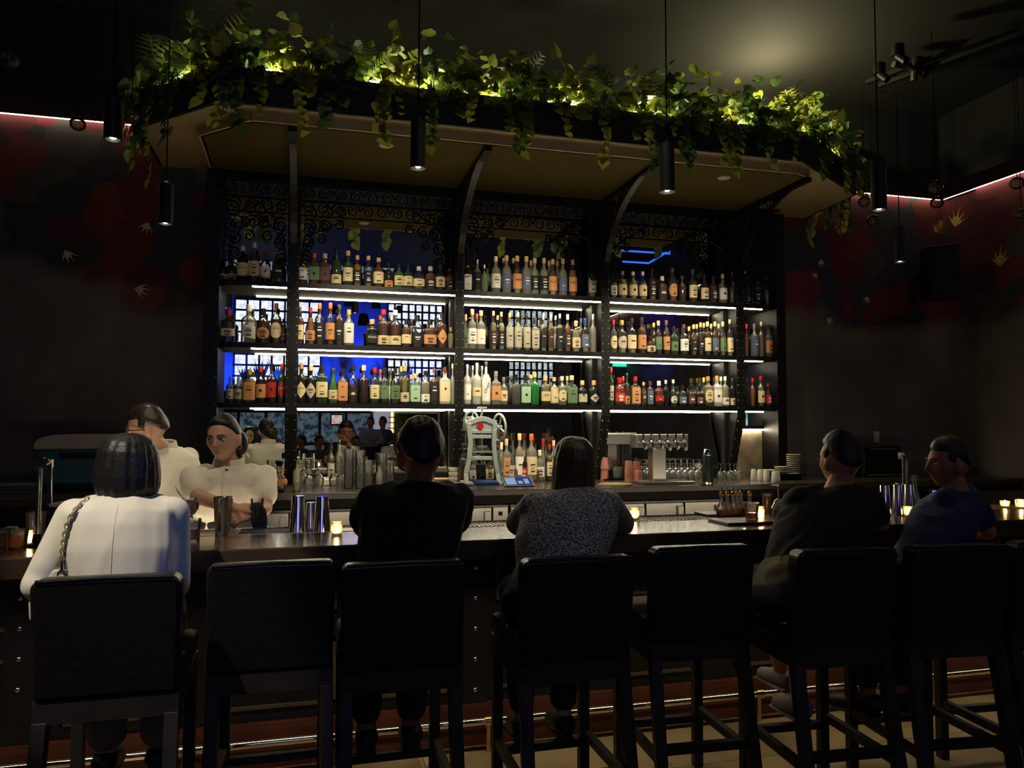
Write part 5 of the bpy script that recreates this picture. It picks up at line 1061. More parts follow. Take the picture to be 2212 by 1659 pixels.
def remesh(o, vox, smooth=4, wr=None, seed=0.):
    md = o.modifiers.new('r', 'REMESH'); md.mode = 'VOXEL'; md.voxel_size = vox
    if smooth: sm = o.modifiers.new('s', 'SMOOTH'); sm.factor = .5; sm.iterations = smooth
    par = o.parent; o.parent = None; TMP.collection.objects.link(o); COL.objects.unlink(o)
    with bpy.context.temp_override(scene=TMP, view_layer=TMP.view_layers[0]):
        dg = bpy.context.evaluated_depsgraph_get(); me = bpy.data.meshes.new_from_object(o.evaluated_get(dg))
    COL.objects.link(o); TMP.collection.objects.unlink(o); o.parent = par
    o.modifiers.clear(); old = o.data; ms = [m for m in old.materials]; o.data = me; me.name = o.name; bpy.data.meshes.remove(old)
    me.materials.clear()
    for m in ms: me.materials.append(m)
    if wr:   # cloth folds: (size, depth, stretch z)
        NR = [v.normal.copy() for v in me.vertices]
        for v, nv in zip(me.vertices, NR):
            p = v.co.copy(); q = Vector((p.x*wr[0], p.y*wr[0], p.z*wr[0]*wr[2]+seed)); d = noise.noise(q+Vector((noise.noise(q*.6)*1.5, 0, 0)))
            d2 = noise.noise(Vector((p.x*3+seed, p.y*3, p.z*2.5)))
            v.co = p+nv*(wr[1]*(1-2*abs(d))*.8+wr[1]*d2*1.2)
    me.polygons.foreach_set('use_smooth', [True]*len(me.polygons)); me.update()
def headfun(x, y, z):
    "unit direction to a point of a life-size head (face towards -y)"
    X, Y, Z = .074*x, .097*y+.006, .117*z; t = max(0, -Z/.112)
    X *= 1-.3*t**1.6
    if Y > 0 and Z < 0: Y *= 1-.5*t
    if Y < 0: X *= 1-.1*(-y)**3; Y *= 1-.06*t
    if y < -.1:
        g = lambda a, s: math.exp(-(a/s)**2); ax = abs(X); d = 0
        d += .025*g(Z+.034, .016)*g(X, .0125)+.013*g(Z+.01, .022)*g(X, .0095)
        d -= .011*g(ax-.031, .015)*g(Z-.001, .0115); d += .005*g(ax-.03, .024)*g(Z-.024, .008)
        d += .004*g(ax-.042, .018)*g(Z+.03, .018)-.004*g(ax-.035, .01)*g(Z+.062, .015)
        d += .007*g(X, .021)*(g(Z+.064, .006)+.9*g(Z+.077, .006))-.003*g(X, .02)*g(Z+.0705, .0028)-.003*g(X, .02)*g(Z+.088, .006); d += .008*g(X, .02)*g(Z+.103, .012)
        Y -= d*min(1, (-y-.1)/.3)
    return Vector((X, Y, Z))
def hmat(c, yaw, pitch, roll=0., s=1.):
    return Matrix.Translation(c) @ Matrix.Rotation(yaw, 4, 'Z') @ Matrix.Rotation(pitch, 4, 'X') @ Matrix.Rotation(roll, 4, 'Y') @ Matrix.Scale(s, 4)
def sphere_dirs(n, m):
    for i in range(m+1):
        t = math.pi*i/m
        for k in range(n):
            a = 2*math.pi*k/n; yield Vector((math.sin(t)*math.cos(a), math.sin(t)*math.sin(a), -math.cos(t)))
def add_sphere(mb, f, n=56, m=44):
    mb.add([f(d) for d in sphere_dirs(n, m)], [(i*n+k, i*n+(k+1) % n, (i+1)*n+(k+1) % n, (i+1)*n+k) for i in range(m) for k in range(n)])
def sst(x): x = max(0., min(1., x)); return x*x*(3-2*x)
def hair_region(kind, p):
    "how far inside the hair a head point is (metres)"
    x, y, z = p
    if kind == 'short': return min(z-(.062-.6*max(0, y+.03)-(.04 if abs(x) > .06 and -.03 < y < .0 else 0)), z+.075) if y > -.075 else z-.068
    if kind == 'back': return min(z-(.072-1.0*max(0, y+.07)+.2*abs(x)), z+.085)
    if kind == 'beard': return min(-.044-z+.55*max(0, -.02-y)*0, .012-y, y+.12) if abs(x) > .028 or z < -.088 else min(-.05-z, abs(x)-.02)
    return -1
def hand(mb, w, d, nrm, s=1., curl=.5, side=1):
    "palm, four bent fingers of different lengths, thumb from the side of the palm"
    w = Vector(w); d = Vector(d).normalized(); nrm = (Vector(nrm)-d*Vector(nrm).dot(d)).normalized(); x = d.cross(nrm)*side
    loft(mb, [(w+d*t*s, x, nrm, rx*s, ry*s) for t, rx, ry in ((-.01, .024, .018), (.02, .033, .018), (.06, .041, .016), (.092, .039, .013))], 14)
    for k, (off, ln) in enumerate(((-.029, .068), (-.0095, .078), (.0105, .073), (.0285, .057))):
        p = w+d*.086*s+x*off*s; e = d.copy(); pts = [p-d*.012*s, p]
        for j, fr_ in enumerate((.45, .32, .23)):
            a = curl*(.6, .95, .7)[j]; e = (e*math.cos(a)-nrm*math.sin(a)).normalized(); p = p+(e+x*off*1.2)*ln*fr_*s; pts.append(p)
        mb.tube(pts, [.0095*s, .0095*s, .0088*s, .0082*s, .0072*s], 9); mb.ball(pts[-1], .0072*s, n=8, m=6)
    p = w+d*.028*s-x*.03*s; q = p+(d*.6-x*.7-nrm*.3).normalized()*.042*s; q2 = q+(d*.85-x*.15-nrm*.45*(.5+curl)).normalized()*.034*s
    mb.tube([p+x*.012*s, p, q, q2], [.014*s, .0135*s, .011*s, .0085*s], 9); mb.ball(q2, .0085*s, n=8, m=6)
def person(label, pel, nk, head, byaw, hyaw, hpitch, shw, el, wr, kn, an, sk, cl, tr, sleeve, hair, s=1., fem=False, vox=.0065, hroll=0., curl=.7, fold=(9, .008, .6), shoe=None, short_leg=False, pl=None, beard=False, bulk=1., hdir=None, hhair=None, hth=.014):
    pel, nk, head = Vector(pel), Vector(nk), Vector(head); r = Vector((math.cos(byaw), math.sin(byaw), 0)); f = Vector((math.sin(byaw), -math.cos(byaw), 0))
    t = thing('person', label, 'person', (pel.x, pel.y, 0.)); ax = (nk-pel).normalized(); ff = (f-ax*f.dot(ax)).normalized()
    shs = sorted([nk-ax*.055*s-r*shw, nk-ax*.055*s+r*shw], key=lambda v: (v-EYE).dot(RT))
    hp = sorted([pel-r*.088*s, pel+r*.088*s], key=lambda v: (v-EYE).dot(RT)); L = (nk-pel).length
    K = [(-.2, .1, .08), (-.12, .145, .11), (0, .172, .125), (.28, .15 if not fem else .138, .112), (.55, .165, .122), (.76, .178 if not fem else .164, .115), (.87, .172, .1), (.94, .128, .08), (1.0, .062, .058)]
    tors = lambda g: [(pel+ax*L*a, r, ff, (b*bulk+g)*s*(1 if a < .5 else 1), (c*bulk+g)*s) for a, b, c in K]
    # body
    m = MB(); loft(m, tors(-.006)); H = hmat(head, hyaw, hpitch, hroll, s)
    limb(m, [nk-ax*.03, H @ Vector((0, .028, -.06))], [.057*s, .05*s]); add_sphere(m, lambda d: H @ headfun(*d))
    for sx in (-1, 1): m.ball(H @ Vector((sx*.079, .014, -.012)), .0115*s, .02*s, .033*s, 12, 10, (H.to_3x3()*(1/s)).to_4x4() @ Matrix.Rotation(sx*.35, 4, 'Z'))
    for i in (0, 1):
        limb(m, [shs[i], el[i], wr[i]], [.05*s, .038*s, .026*s]); d_ = (Vector(wr[i])-Vector(el[i])).normalized()
        if hdir and hdir[i]: hand(m, Vector(wr[i]), hdir[i][0], hdir[i][1], s, curl, -1 if i else 1)
        else: hand(m, Vector(wr[i]), d_, Vector((0, 0, 1)), s, curl, -1 if i else 1)
        limb(m, [hp[i], kn[i], an[i]], [.078*s, .052*s, .034*s]); ft = Vector((f.x, f.y, 0))
        a_ = Vector(an[i]); m.tube([a_-ft*.05+Vector((0, 0, -.045)), a_+Vector((0, 0, -.035)), a_+ft*.1+Vector((0, 0, -.055)), a_+ft*.17+Vector((0, 0, -.062))], [.028, .036, .034, .018], 12)
    b = m.build('body', sk, t); remesh(b, vox, 3)
    b.data.materials.append(LIPS); Hi = H.inverted(); o0 = LOC[t]; HAIRM = hhair or HAIRD
    for p in b.data.polygons:
        q = Hi @ (p.center+o0)
        if q.y < -.075 and abs(q.x) < .023 and -.083 < q.z < -.059: p.material_index = 1
    # eyes and brows
    for sx in (-1, 1):
        c = H @ Vector((sx*.031, -.0735, .0)); R3 = (H.to_3x3()*(1/s)).to_4x4()
        e = MB().ball(c, .0135*s, .011*s, .0062*s, 14, 10, R3).build('eye', mat('eye_white', S((206, 196, 184)), .25), t, smooth=True)
        MB().ball(H @ Vector((sx*.031-.002, -.0805, .0008)), .0058*s, .0045*s, .0058*s, 12, 8, R3).build('iris', mat('iris_dark', S((34, 22, 16)), .1), e, smooth=True)
        MB().tube([H @ Vector((sx*a, yy, zz)) for a, yy, zz in ((.012, -.0945, .0175), (.025, -.0935, .0215), (.037, -.088, .0215), (.047, -.079, .016))], [.0025*s, .0036*s, .0034*s, .0015*s], 8).build('eyebrow', HAIRM, t, smooth=True)
        MB().tube([H @ Vector((sx*a, yy, zz)) for a, yy, zz in ((.018, -.0835, .0045), (.025, -.0868, .0078), (.033, -.0865, .0082), (.044, -.077, .0035))], .0014*s, 6).build('eyelash', HAIRM, t, smooth=True)
    # clothes
    m = MB(); loft(m, tors(.012)[1 if kn[0][2] < .7 else 2:])
    for i in (0, 1):
        A, E_, W_ = shs[i], Vector(el[i]), Vector(wr[i])
        m.ball(A.lerp(nk, .38)-ax*.012, .056*s, n=14, m=9)
        if sleeve == 'long': limb(m, [A-ax*.006, E_, E_.lerp(W_, .9)], [.061*s, .056*s, .042*s])
        else: limb(m, [A-ax*.006, A.lerp(E_, .62)], [.061*s, .064*s])
    sh_ = m.build('shirt', cl, t); remesh(sh_, vox*1.15, 18, fold, pel.x*5)
    m = MB(); loft(m, [(pel+ax*L*a, r, ff, (b*bulk+.016)*s, (c*bulk+.016)*s) for a, b, c in K[:4]])
    for i in (0, 1): limb(m, [hp[i], Vector(kn[i]), Vector(kn[i]).lerp(Vector(an[i]), .12 if short_leg else .85)], [.094*s, .07*s, .066*s if short_leg else (pl or .055)*s])
    q = m.build('trousers', tr, t); remesh(q, vox*1.3, 4, (8, .004, .7), 3.)
    ft = Vector((f.x, f.y, 0))
    for i in (0, 1):
        a_ = Vector(an[i]); m = MB(); m.tube([a_-ft*.062+Vector((0, 0, -.03)), a_-ft*.03+Vector((0, 0, -.028)), a_+Vector((0, 0, -.022)), a_+ft*.09+Vector((0, 0, -.05)), a_+ft*.17+Vector((0, 0, -.062)), a_+ft*.195+Vector((0, 0, -.066))], [.028, .046, .047, .042, .034, .016], 14)
        so = m.build('shoe', shoe or mat('shoe_black', S((20, 19, 18)), .5), t); remesh(so, .008, 3)
        MB().tube([a_-ft*.06+Vector((0, 0, -.077)), a_+Vector((0, 0, -.08)), a_+ft*.19+Vector((0, 0, -.085))], [(.012, .035), (.012, .04), (.012, .034)], 12).build('sole', shoe or mat('shoe_black', S((20, 19, 18)), .5), so)
    # hair
    for kd in [hair]+(['beard'] if beard else []):
        if kd in ('short', 'back', 'beard'):
            m = MB(); th = {'short': hth, 'back': .012, 'beard': .006}[kd]
            def hf(d):
                p = headfun(*d); k = sst(hair_region(kd, p)/.02+.3)*(1-.55*sst((.0-p.z)/.06)*(kd == 'short')); st_ = noise.noise(Vector((p.x*60, p.y*25, p.z*25)))*.004*(kd != 'beard'); up = .008*sst((p.z-.06)/.05)*(kd == 'short')
                p = Vector((p.x*(1+.1*sst(p.z/.09)*(th > .018)), p.y, p.z)); return H @ (p*(1+(th+st_+up)/.1*k-.06*(1-k)))
            add_sphere(m, hf)
            if kd == 'back':
                c = Vector((.012, .1, -.035)); m.ball(H @ c, .046*s, n=16, m=12); m.ball(H @ Vector((.045, .075, -.03)), .05*s, .05*s, .07*s, 16, 12); m.tube([H @ Vector((.0, .07, .0)), H @ c], [.05*s, .035*s], 12)
            hb = m.build('beard' if kd == 'beard' else 'hair', HAIRM, t); remesh(hb, .0045, 2, (60, .0012, .12), 1.)
        else:
            m = MB(); Z = {'bob': [(.128, .02), (.122, .055), (.104, .088), (.07, .107), (.03, .115), (-.02, .122), (-.06, .122), (-.09, .112), (-.115, .096), (-.128, .075)], 'long': [(.134, .02), (.126, .055), (.1, .082), (.06, .096), (.0, .101), (-.06, .103), (-.12, .106), (-.17, .106), (-.21, .1), (-.235, .08)]}[kd]
            n = 60; vs = []
            for zz, rr in Z:
                for k in range(n):
                    a = 2*math.pi*k/n; x, y = math.cos(a)*rr*.91, math.sin(a)*rr*1.0+.016
                    g = 1+.022*math.sin(k*5.3+zz*6)+.02*math.sin(k*2.1); x *= g; y *= g
                    lim = -.05+.02*(zz > .05)-.08*sst((zz-.05)/.05)
                    if y < lim: y = lim+(y-lim)*.1
                    vs.append(H @ Vector((x, y, zz+.012*math.sin(a*2)*(zz < -.1))))
            mm = len(Z); m.add(vs, [(i*n+k, i*n+(k+1) % n, (i+1)*n+(k+1) % n, (i+1)*n+k) for i in range(mm-1) for k in range(n)][::1]+[tuple(range(n-1, -1, -1)), tuple((mm-1)*n+k for k in range(n))])
            hb = m.build('hair', HAIRM, t); remesh(hb, .005, 3, (55, .0022, .1), 2.)
    return t, H, sh_, b
def surf(o, x, z, y0=1.0, dr=(0, 1, 0)):
    "where a level line of sight first meets an object"
    o0 = LOC[o]; ok, p, n, i = o.ray_cast(Vector((x, y0, z))-o0, Vector(dr)); return (p+o0, n) if ok else (None, None)
def seated(st_, nkp, hdp, **k):
    pass
PI = math.pi
def legs(i, dx=(-.1, .1), kz=.86, az=.34, ay=.42, ky=.5):
    S0 = STOOL[i]; return [(S0.x+dx[0], S0.y+ky, kz), (S0.x+dx[1], S0.y+ky, kz)], [(S0.x+dx[0]*.9, S0.y+ay, az), (S0.x+dx[1]*.9, S0.y+ay, az)]
MBLAZ = mat('blazer_cream', S((218, 208, 186)), .8, bump=(220, .06), sheen=.2); MTEE = mat('tee_black', S((15, 14, 13)), .9, bump=(150, .08)); MTEE2 = mat('tee_charcoal', S((15, 14, 13)), .9, bump=(150, .08))
MBLUE = mat('shirt_blue', S((15, 22, 68)), .8, bump=(150, .08)); MWSH = mat('shirt_white', S((216, 210, 192)), .8, bump=(180, .05)); MDENIM = mat('trousers_dark', S((30, 29, 30)), .85); MCREAM = mat('trousers_cream', S((200, 188, 160)), .85)
# leopard print
ml = mat('leopard_print', S((172, 168, 166)), .75); nt = ml.node_tree; bs = nt.nodes['Principled BSDF']; tc = nt.nodes.new('ShaderNodeTexCoord')
vo = nt.nodes.new('ShaderNodeTexVoronoi'); vo.inputs['Scale'].default_value = 145; nz = nt.nodes.new('ShaderNodeTexNoise'); nz.inputs['Scale'].default_value = 55; nz.inputs['Detail'].default_value = 1
mxv = nt.nodes.new('ShaderNodeMix'); mxv.data_type = 'VECTOR'; mxv.inputs[0].default_value = .018; nt.links.new(tc.outputs['Object'], mxv.inputs[4]); nt.links.new(nz.outputs['Color'], mxv.inputs[5]); nt.links.new(tc.outputs['Object'], nz.inputs['Vector']); nt.links.new(mxv.outputs[1], vo.inputs['Vector'])
rp = nt.nodes.new('ShaderNodeValToRGB'); rp.color_ramp.interpolation = 'CONSTANT'; e = rp.color_ramp.elements; e[0].color = (*S((24, 22, 22)), 1); e[1].position = .46; e[1].color = (*S((140, 134, 128)), 1)
nt.links.new(vo.outputs['Distance'], rp.inputs['Fac']); nt.links.new(rp.outputs[0], bs.inputs['Base Color'])
# 1 woman in the cream blazer
S0 = STOOL[0]; kn, an = legs(0, az=.36)
nk = at(268, 1072, Y=3.06); hd = at(274, 1011, Y=3.10)
blz, H, sh_, b_ = person('woman from behind with black bob, cream blazer and chain-strap bag', (S0.x, S0.y+.24, .9), nk, hd, PI, PI+.35, R(-4), .164, [at(88, 1262, Y=3.02), at(376, 1262, Y=3.08)], [at(165, 1218, Y=3.32), at(330, 1200, Y=3.34)], kn, an, SK1, MBLAZ, mat('trousers_sand', S((104, 92, 70)), .85), 'long', 'bob', fem=True, hth=.0, fold=(5, .007, .4), pl=.07, vox=.006, bulk=1.06)
sm = MB(); pts = [surf(sh_, at(262+(y-1090)*-.04, y, Y=3.0).x, at(262, y, Y=2.95).z) for y in range(1090, 1250, 8)]; pts = [p+Vector((0, -.0005, 0)) for p, n in pts if p]
sm.tube(pts, .0016, 6).build('back_seam', MBLAZ, blz)
cb = MB()
for i in range(10):
    a = PI*(.1+.8*i/9); cb_ = 0
loft(cb, [(nk+Vector((0, -.01, -.02)), Vector((1, 0, 0)), Vector((0, 1, 0)), .095, .075), (nk+Vector((0, .0, .012)), Vector((1, 0, 0)), Vector((0, 1, 0)), .08, .07), (nk+Vector((0, .005, .03)), Vector((1, 0, 0)), Vector((0, 1, 0)), .074, .066)])
c_ = cb.build('collar', MBLAZ, blz); remesh(c_, .006, 3)
# chain strap and bag
P0 = at(130, 1235, Y=2.86); bag = thing('shoulder_bag', 'cream shoulder bag on a chunky pale chain down the blazer', 'bag', tuple(P0))
path = []
for px, py in ((178, 1082), (170, 1095), (160, 1108), (150, 1126), (145, 1144), (141, 1162), (138, 1180), (134, 1200), (131, 1214)):
    g = at(px, py, Y=2.95); p, n = surf(sh_, g.x, g.z); path.append((p if p else g)+Vector((0, -.012, 0)))
ch = []
for a, b in zip(path, path[1:]): ch += [a.lerp(b, t) for t in (0, .5)]
MCHN = mat('chain_pale', S((196, 186, 146)), .3, .4)
for i, p in enumerate(ch):
    d = (ch[min(i+1, len(ch)-1)]-ch[max(i-1, 0)]).normalized(); x, y, z = fr(d); nrm = Vector((0, -1, 0)) if i % 2 else Vector((1, 0, .2)); u_ = d; v_ = d.cross(nrm).normalized(); m = MB()
    m.tube([p+u_*math.cos(k*PI/6)*.0135+v_*math.sin(k*PI/6)*.0088 for k in range(13)], .0033, 6, cap=False).build('chain_link', MCHN, bag, smooth=True)
q = path[-1]; MB().cyl(q, q+Vector((0, 0, -.03)), .008).torus(q+Vector((0, -.002, -.045)), .014, .0028, (0, 1, 0), 18).build('clasp', MCHROME, bag, smooth=True)
m = MB(); loft(m, [(q+Vector((-.02+.0, .03, z)), Vector((1, 0, 0)), Vector((0, 1, 0)), w, .032) for z, w in ((-.2, .085), (-.14, .09), (-.08, .075), (-.045, .05), (-.03, .02))]); o_ = m.build('bag_body', mat('bag_cream', S((206, 196, 170)), .5), bag); remesh(o_, .007, 3)
# 2 man in black in the middle
S0 = STOOL[2]; kn, an = legs(2); nk = at(906, 1045, Y=3.17); hd = at(908, 984, Y=3.21)
person('man from behind with short black hair and black t-shirt, elbow on the bar', (S0.x+.02, S0.y+.25, .9), nk, hd, PI, PI, R(-6), .172, [at(783, 1138, Y=3.33), at(978, 1140, Y=3.36)], [at(800, 1165, Y=3.62), Vector(hd)+Vector((.02, .15, -.115))], kn, an, SK2, MTEE, MDENIM, 'short', 'short', s=1.12, vox=.0065, bulk=1.02, hth=.021)
# 3 woman in leopard print
S0 = STOOL[3]; kn, an = legs(3); nk = at(1238, 1062, Y=3.16); hd = at(1238, 1008, Y=3.2)
person('woman from behind with long brown hair and grey leopard-print blouse', (S0.x, S0.y+.25, .9), nk, hd, PI, PI-.1, R(-10), .165, [at(1122, 1128, Y=3.3), at(1345, 1130, Y=3.32)], [at(1190, 1128, Y=3.52), at(1300, 1126, Y=3.55)], kn, an, SK1, ml, MDENIM, 'long', 'long', fem=True, bulk=1.17, hhair=HAIRB, fold=(6, .006, .5))
# 4 man in black at the far side
S0 = STOOL[5]; kn, an = legs(5); nk = at(1808, 1058, Y=3.1); hd = at(1812, 996, Y=3.13); kn[0] = at(1640, 1252, Y=3.25); an[0] = at(1688, 1450, Y=3.42)
person('man in black t-shirt with cropped hair, cream shorts and white trainers', (S0.x, S0.y+.25, .9), nk, hd, PI, PI+.15, R(-6), .18, [at(1688, 1130, Y=3.3), at(1905, 1130, Y=3.3)], [at(1720, 1118, Y=3.55), at(1860, 1130, Y=3.6)], kn, an, SK3, MTEE2, mat('shorts_stone', S((112, 104, 84)), .85), 'short', 'short', s=1.05, bulk=1.14, shoe=mat('trainer_white', S((104, 102, 96)), .7), short_leg=True)
# 5 man in blue, profile
S0 = STOOL[6]; kn, an = legs(6); nk = at(2072, 1060, Y=3.1); hd = at(2046, 1003, Y=3.12)
person('man in blue shirt seen in profile, turned towards the other guests', (S0.x+.02, S0.y+.25, .9), nk, hd, PI+.5, -PI/2-.25, R(-4), .17, [at(1995, 1135, Y=3.32), at(2135, 1150, Y=3.1)], [at(1962, 1126, Y=3.5), at(2080, 1150, Y=3.45)], kn, an, SK2, MBLUE, MDENIM, 'short', 'short', s=1.0, bulk=1.1)
# 6 woman bartender
hd = at(482, 948, Y=4.2); nk = at(494, 1004, Y=4.26); bx = nk.x
KN = [(bx-.1, 4.28, .5), (bx+.1, 4.28, .5)]; AN = [(bx-.11, 4.3, .085), (bx+.11, 4.3, .085)]
wb, H, sh_, b_ = person('woman bartender in white short-sleeved shirt, dark hair tied back, looking away', (bx+.01, 4.28, .98), nk, hd, .1, -.33, R(2), .178, [at(428, 1074, Y=4.1), at(572, 1098, Y=4.12)], [at(508, 1098, Y=3.98), at(556, 1102, Y=3.98)], KN, AN, SK1, MWSH, MDENIM, 'short', 'back', fem=True, vox=.005, bulk=1.1, hdir=[((.9, -.1, -.05), (0, -.4, .9)), ((-.75, -.3, -.2), (.2, -.7, .6))], curl=.75, hroll=R(-3))
def band_collar(root, nk, cl, open_=0.):
    m = MB(); n = 28; rows = ((.086, .078, -.022), (.078, .07, .012), (.071, .063, .038), (.064, .056, .034), (.07, .062, .0), (.076, .068, -.02)); vs = []
    for rx, ry, z in rows:
        for k in range(n+1):
            a = -PI/2+.16+(2*PI-.32)*k/n; vs.append(nk+Vector((math.cos(a)*rx, math.sin(a)*ry-.004, z-.012*(1 if math.sin(a) < -.5 else 0)*abs(math.sin(a))+.012*max(0, math.sin(a)))))
    N = n+1; R_ = len(rows); m.add(vs, [(i*N+k, i*N+k+1, ((i+1) % R_)*N+k+1, ((i+1) % R_)*N+k) for i in range(R_) for k in range(n)]+[tuple(i*N for i in range(R_)), tuple(i*N+n for i in range(R_-1, -1, -1))])
    return m.build('collar', cl, root, smooth=True)
band_collar(wb, nk, MWSH)
pk = MB(); vs = []
for j in range(15):
    z = nk.z-.03-j*.024
    for dx in (-.018, .018):
        p, n = surf(sh_, nk.x+.004+dx, z, 3.5); vs.append((p or nk)+Vector((0, -.003, 0)))
pk.add(vs, [(2*j, 2*j+1, 2*j+3, 2*j+2) for j in range(14)]); o_ = pk.build('placket', MWSH, wb); so = o_.modifiers.new('t', 'SOLIDIFY'); so.thickness = .004
bt = MB()
for px, py in ((489, 1016), (493, 1040)):
    g = at(px, py, Y=4.15); p, n = surf(sh_, g.x, g.z, 3.5); p = p or g; MB().cyl(p+Vector((0, -.004, 0)), p+Vector((0, .003, 0)), .007, n=12).build('button', mat('button_brown', S((70, 44, 30)), .4), wb, smooth=True)
g0, g1 = at(533, 1052, Y=4.15), at(574, 1080, Y=4.15); m = MB(); N = 6; vs = []
for j in range(N+1):
    for i in range(N+1):
        x = g0.x+(g1.x-g0.x)*i/N*.8; z = g0.z+(g1.z-g0.z)*j/N; p, n = surf(sh_, x, z, 3.5); vs.append((p or Vector((x, 4.1, z)))+Vector((0, -.003, 0)))
m.add(vs, [(j*(N+1)+i, j*(N+1)+i+1, (j+1)*(N+1)+i+1, (j+1)*(N+1)+i) for j in range(N) for i in range(N)]); m.build('pocket', MWSH, wb)
for sx in (1,): MB().torus(H @ Vector((sx*.08, .008, -.046)), .011, .002, (0, 1, .2), 16).build('earring', MCHROME, wb, smooth=True)
g = at(557, 1106, Y=3.95); tumbler('polished_glass', g+Vector((-.004, 0, -.06)), .032, .125, 'glass wrapped in navy cloth in the woman bartender hands', 'glass'); m = MB(); loft(m, [(g+Vector((dx, .0, z)), Vector((1, 0, 0)), Vector((0, 1, 0)), w, d) for z, dx, w, d in ((-.085, .01, .03, .018), (-.04, .005, .036, .022), (.01, .0, .034, .024), (.045, -.006, .02, .018))])
o_ = m.build('bar_cloth', mat('cloth_navy', S((30, 28, 44)), .95, bump=(60, .4)), None); remesh(o_, .006, 2, (22, .006, .6), 4.); tag(o_, 'dark navy cloth in the woman bartender hand', 'cloth')
# 7 man bartender, bent away
hd = at(315, 929, Y=4.62); nk = at(352, 968, Y=4.72); bx = nk.x
KN = [(bx-.02, 4.62, .5), (bx+.1, 4.82, .5)]; AN = [(bx-.02, 4.62, .085), (bx+.1, 4.84, .085)]
mb_, H, sh_, b_ = person('man bartender in white shirt and glasses, bearded, looking down beside the teal machine', (bx+.06, 4.74, .98), nk, hd, -PI/2-.55, -PI/2+.12, R(7), .19, [at(322, 1060, Y=4.66), at(395, 1065, Y=4.78)], [at(262, 1075, Y=4.82), at(330, 1085, Y=4.95)], KN, AN, SK1, MWSH, MDENIM, 'short', 'short', vox=.0058, beard=True, s=1.03, bulk=1.1, hhair=mat('hair_darkbrown', S((40, 30, 22)), .4, bump=(90, .15)))
band_collar(mb_, nk, MWSH)
gl = MB()
for sx in (-1, 1):
    c = Vector((sx*.031, -.094, -.001)); gl.tube([H @ (c+Vector((math.cos(k*PI/8)*.024, abs(math.cos(k*PI/8)*sx)*.004*0, math.sin(k*PI/8)*.018))) for k in range(17)], .0022, 6, cap=False)
    gl.tube([H @ Vector((sx*.055, -.09, .004)), H @ Vector((sx*.076, -.06, .006)), H @ Vector((sx*.081, .01, .004))], .0024, 6)
gl.tube([H @ Vector((-.008, -.1, .002)), H @ Vector((.008, -.1, .002))], .0022, 6); gl.build('glasses', mat('glasses_dark', S((24, 20, 18)), .25), mb_, smooth=True)
# guests at the tables behind, seen in the mirror
MT2 = mat('guest_grey', S((84, 84, 92)), .9); MT3 = mat('guest_pale', S((150, 140, 150)), .9); MT4 = mat('guest_dark', S((40, 36, 36)), .9)
for i, (px, py, Y, clm, hr, up, lb) in enumerate(((592, 925, -1.6, MT4, 'long', False, 'dark long-haired guest behind, mirrored beside the woman bartender'), (690, 950, -2.0, MT2, 'short', False, 'dark-haired guest in grey mirrored behind the pourer bottle'), (768, 948, -1.5, MT4, 'short', False, 'guest in dark top mirrored above the tumbler stacks'),
      (800, 938, -3.9, MT3, 'short', True, 'standing guest in a pale shirt mirrored against the bright doorway'), (826, 942, -4.1, MT2, 'short', True, 'standing guest in grey mirrored at the doorway edge'), (650, 945, -2.8, MT2, 'back', False, 'far seated guest mirrored behind the clear pourer bottle'))):
    h = atm(px, py, Y); h = Vector((h.x, Y, 1.58 if up else 1.22)); fy = .3*(i-2); pz = .95 if up else .52
    nk = h+Vector((0, .02, -.15)); pv = Vector((h.x, Y-.03, pz))
    if up: kn, an = [(h.x-.1, Y, .5), (h.x+.1, Y, .5)], [(h.x-.1, Y, .09), (h.x+.1, Y, .09)]
    else: kn, an = [(h.x-.12+.4*math.sin(PI+fy), Y-.45*math.cos(PI+fy), .52), (h.x+.12+.4*math.sin(PI+fy), Y-.45*math.cos(PI+fy), .52)], [(h.x-.12+.4*math.sin(PI+fy), Y-.45*math.cos(PI+fy), .09), (h.x+.12+.4*math.sin(PI+fy), Y-.45*math.cos(PI+fy), .09)]
    q = [(h.x-.25, Y+.1, h.z-.42), (h.x+.25, Y+.1, h.z-.42)]; w = [(h.x-.16, Y+.33, h.z-.4), (h.x+.14, Y+.33, h.z-.42)]
    person(lb, pv, nk, h, PI+fy, PI+fy*1.3, R(-4), .17, q, w, kn, an, SK3, clm, MDENIM, 'long', hr, vox=.011, fem=hr != 'short')
    if not up:
        t = thing('side_chair', 'dark chair carrying the %s' % ('long-haired guest in the mirror', 'grey-clad mirrored guest', 'dark-topped mirrored guest', '', '', 'far mirrored guest')[i], 'chair', (h.x, Y, 0), 'chairs behind')
        MB().box(h.x-.22, h.x+.22, Y-.25, Y+.22, .36, .415).build('seat', MLEATH, t, bevel=.01); MB().box(h.x-.22, h.x+.22, Y-.3, Y-.25, .4, .85).build('backrest', MLEATH, t, bevel=.01)
        for dx in (-.2, .2):
            for dy in (-.23, .2): MB().box(h.x+dx-.018, h.x+dx+.018, Y+dy-.018, Y+dy+.018, 0, .37).build('leg', MLEG, t)
bpy.data.scenes.remove(TMP)
# ---------------------------------------------------------------- lights
WARM = (1., .82, .58); NEUT = (1., .93, .8); BLUE = (.012, .07, 1.)
w = bpy.data.worlds.new('room_ambience'); C.world = w; w.use_nodes = True
w.node_tree.nodes['Background'].inputs[0].default_value = (.8, .75, .6, 1); w.node_tree.nodes['Background'].inputs[1].default_value = 0.0
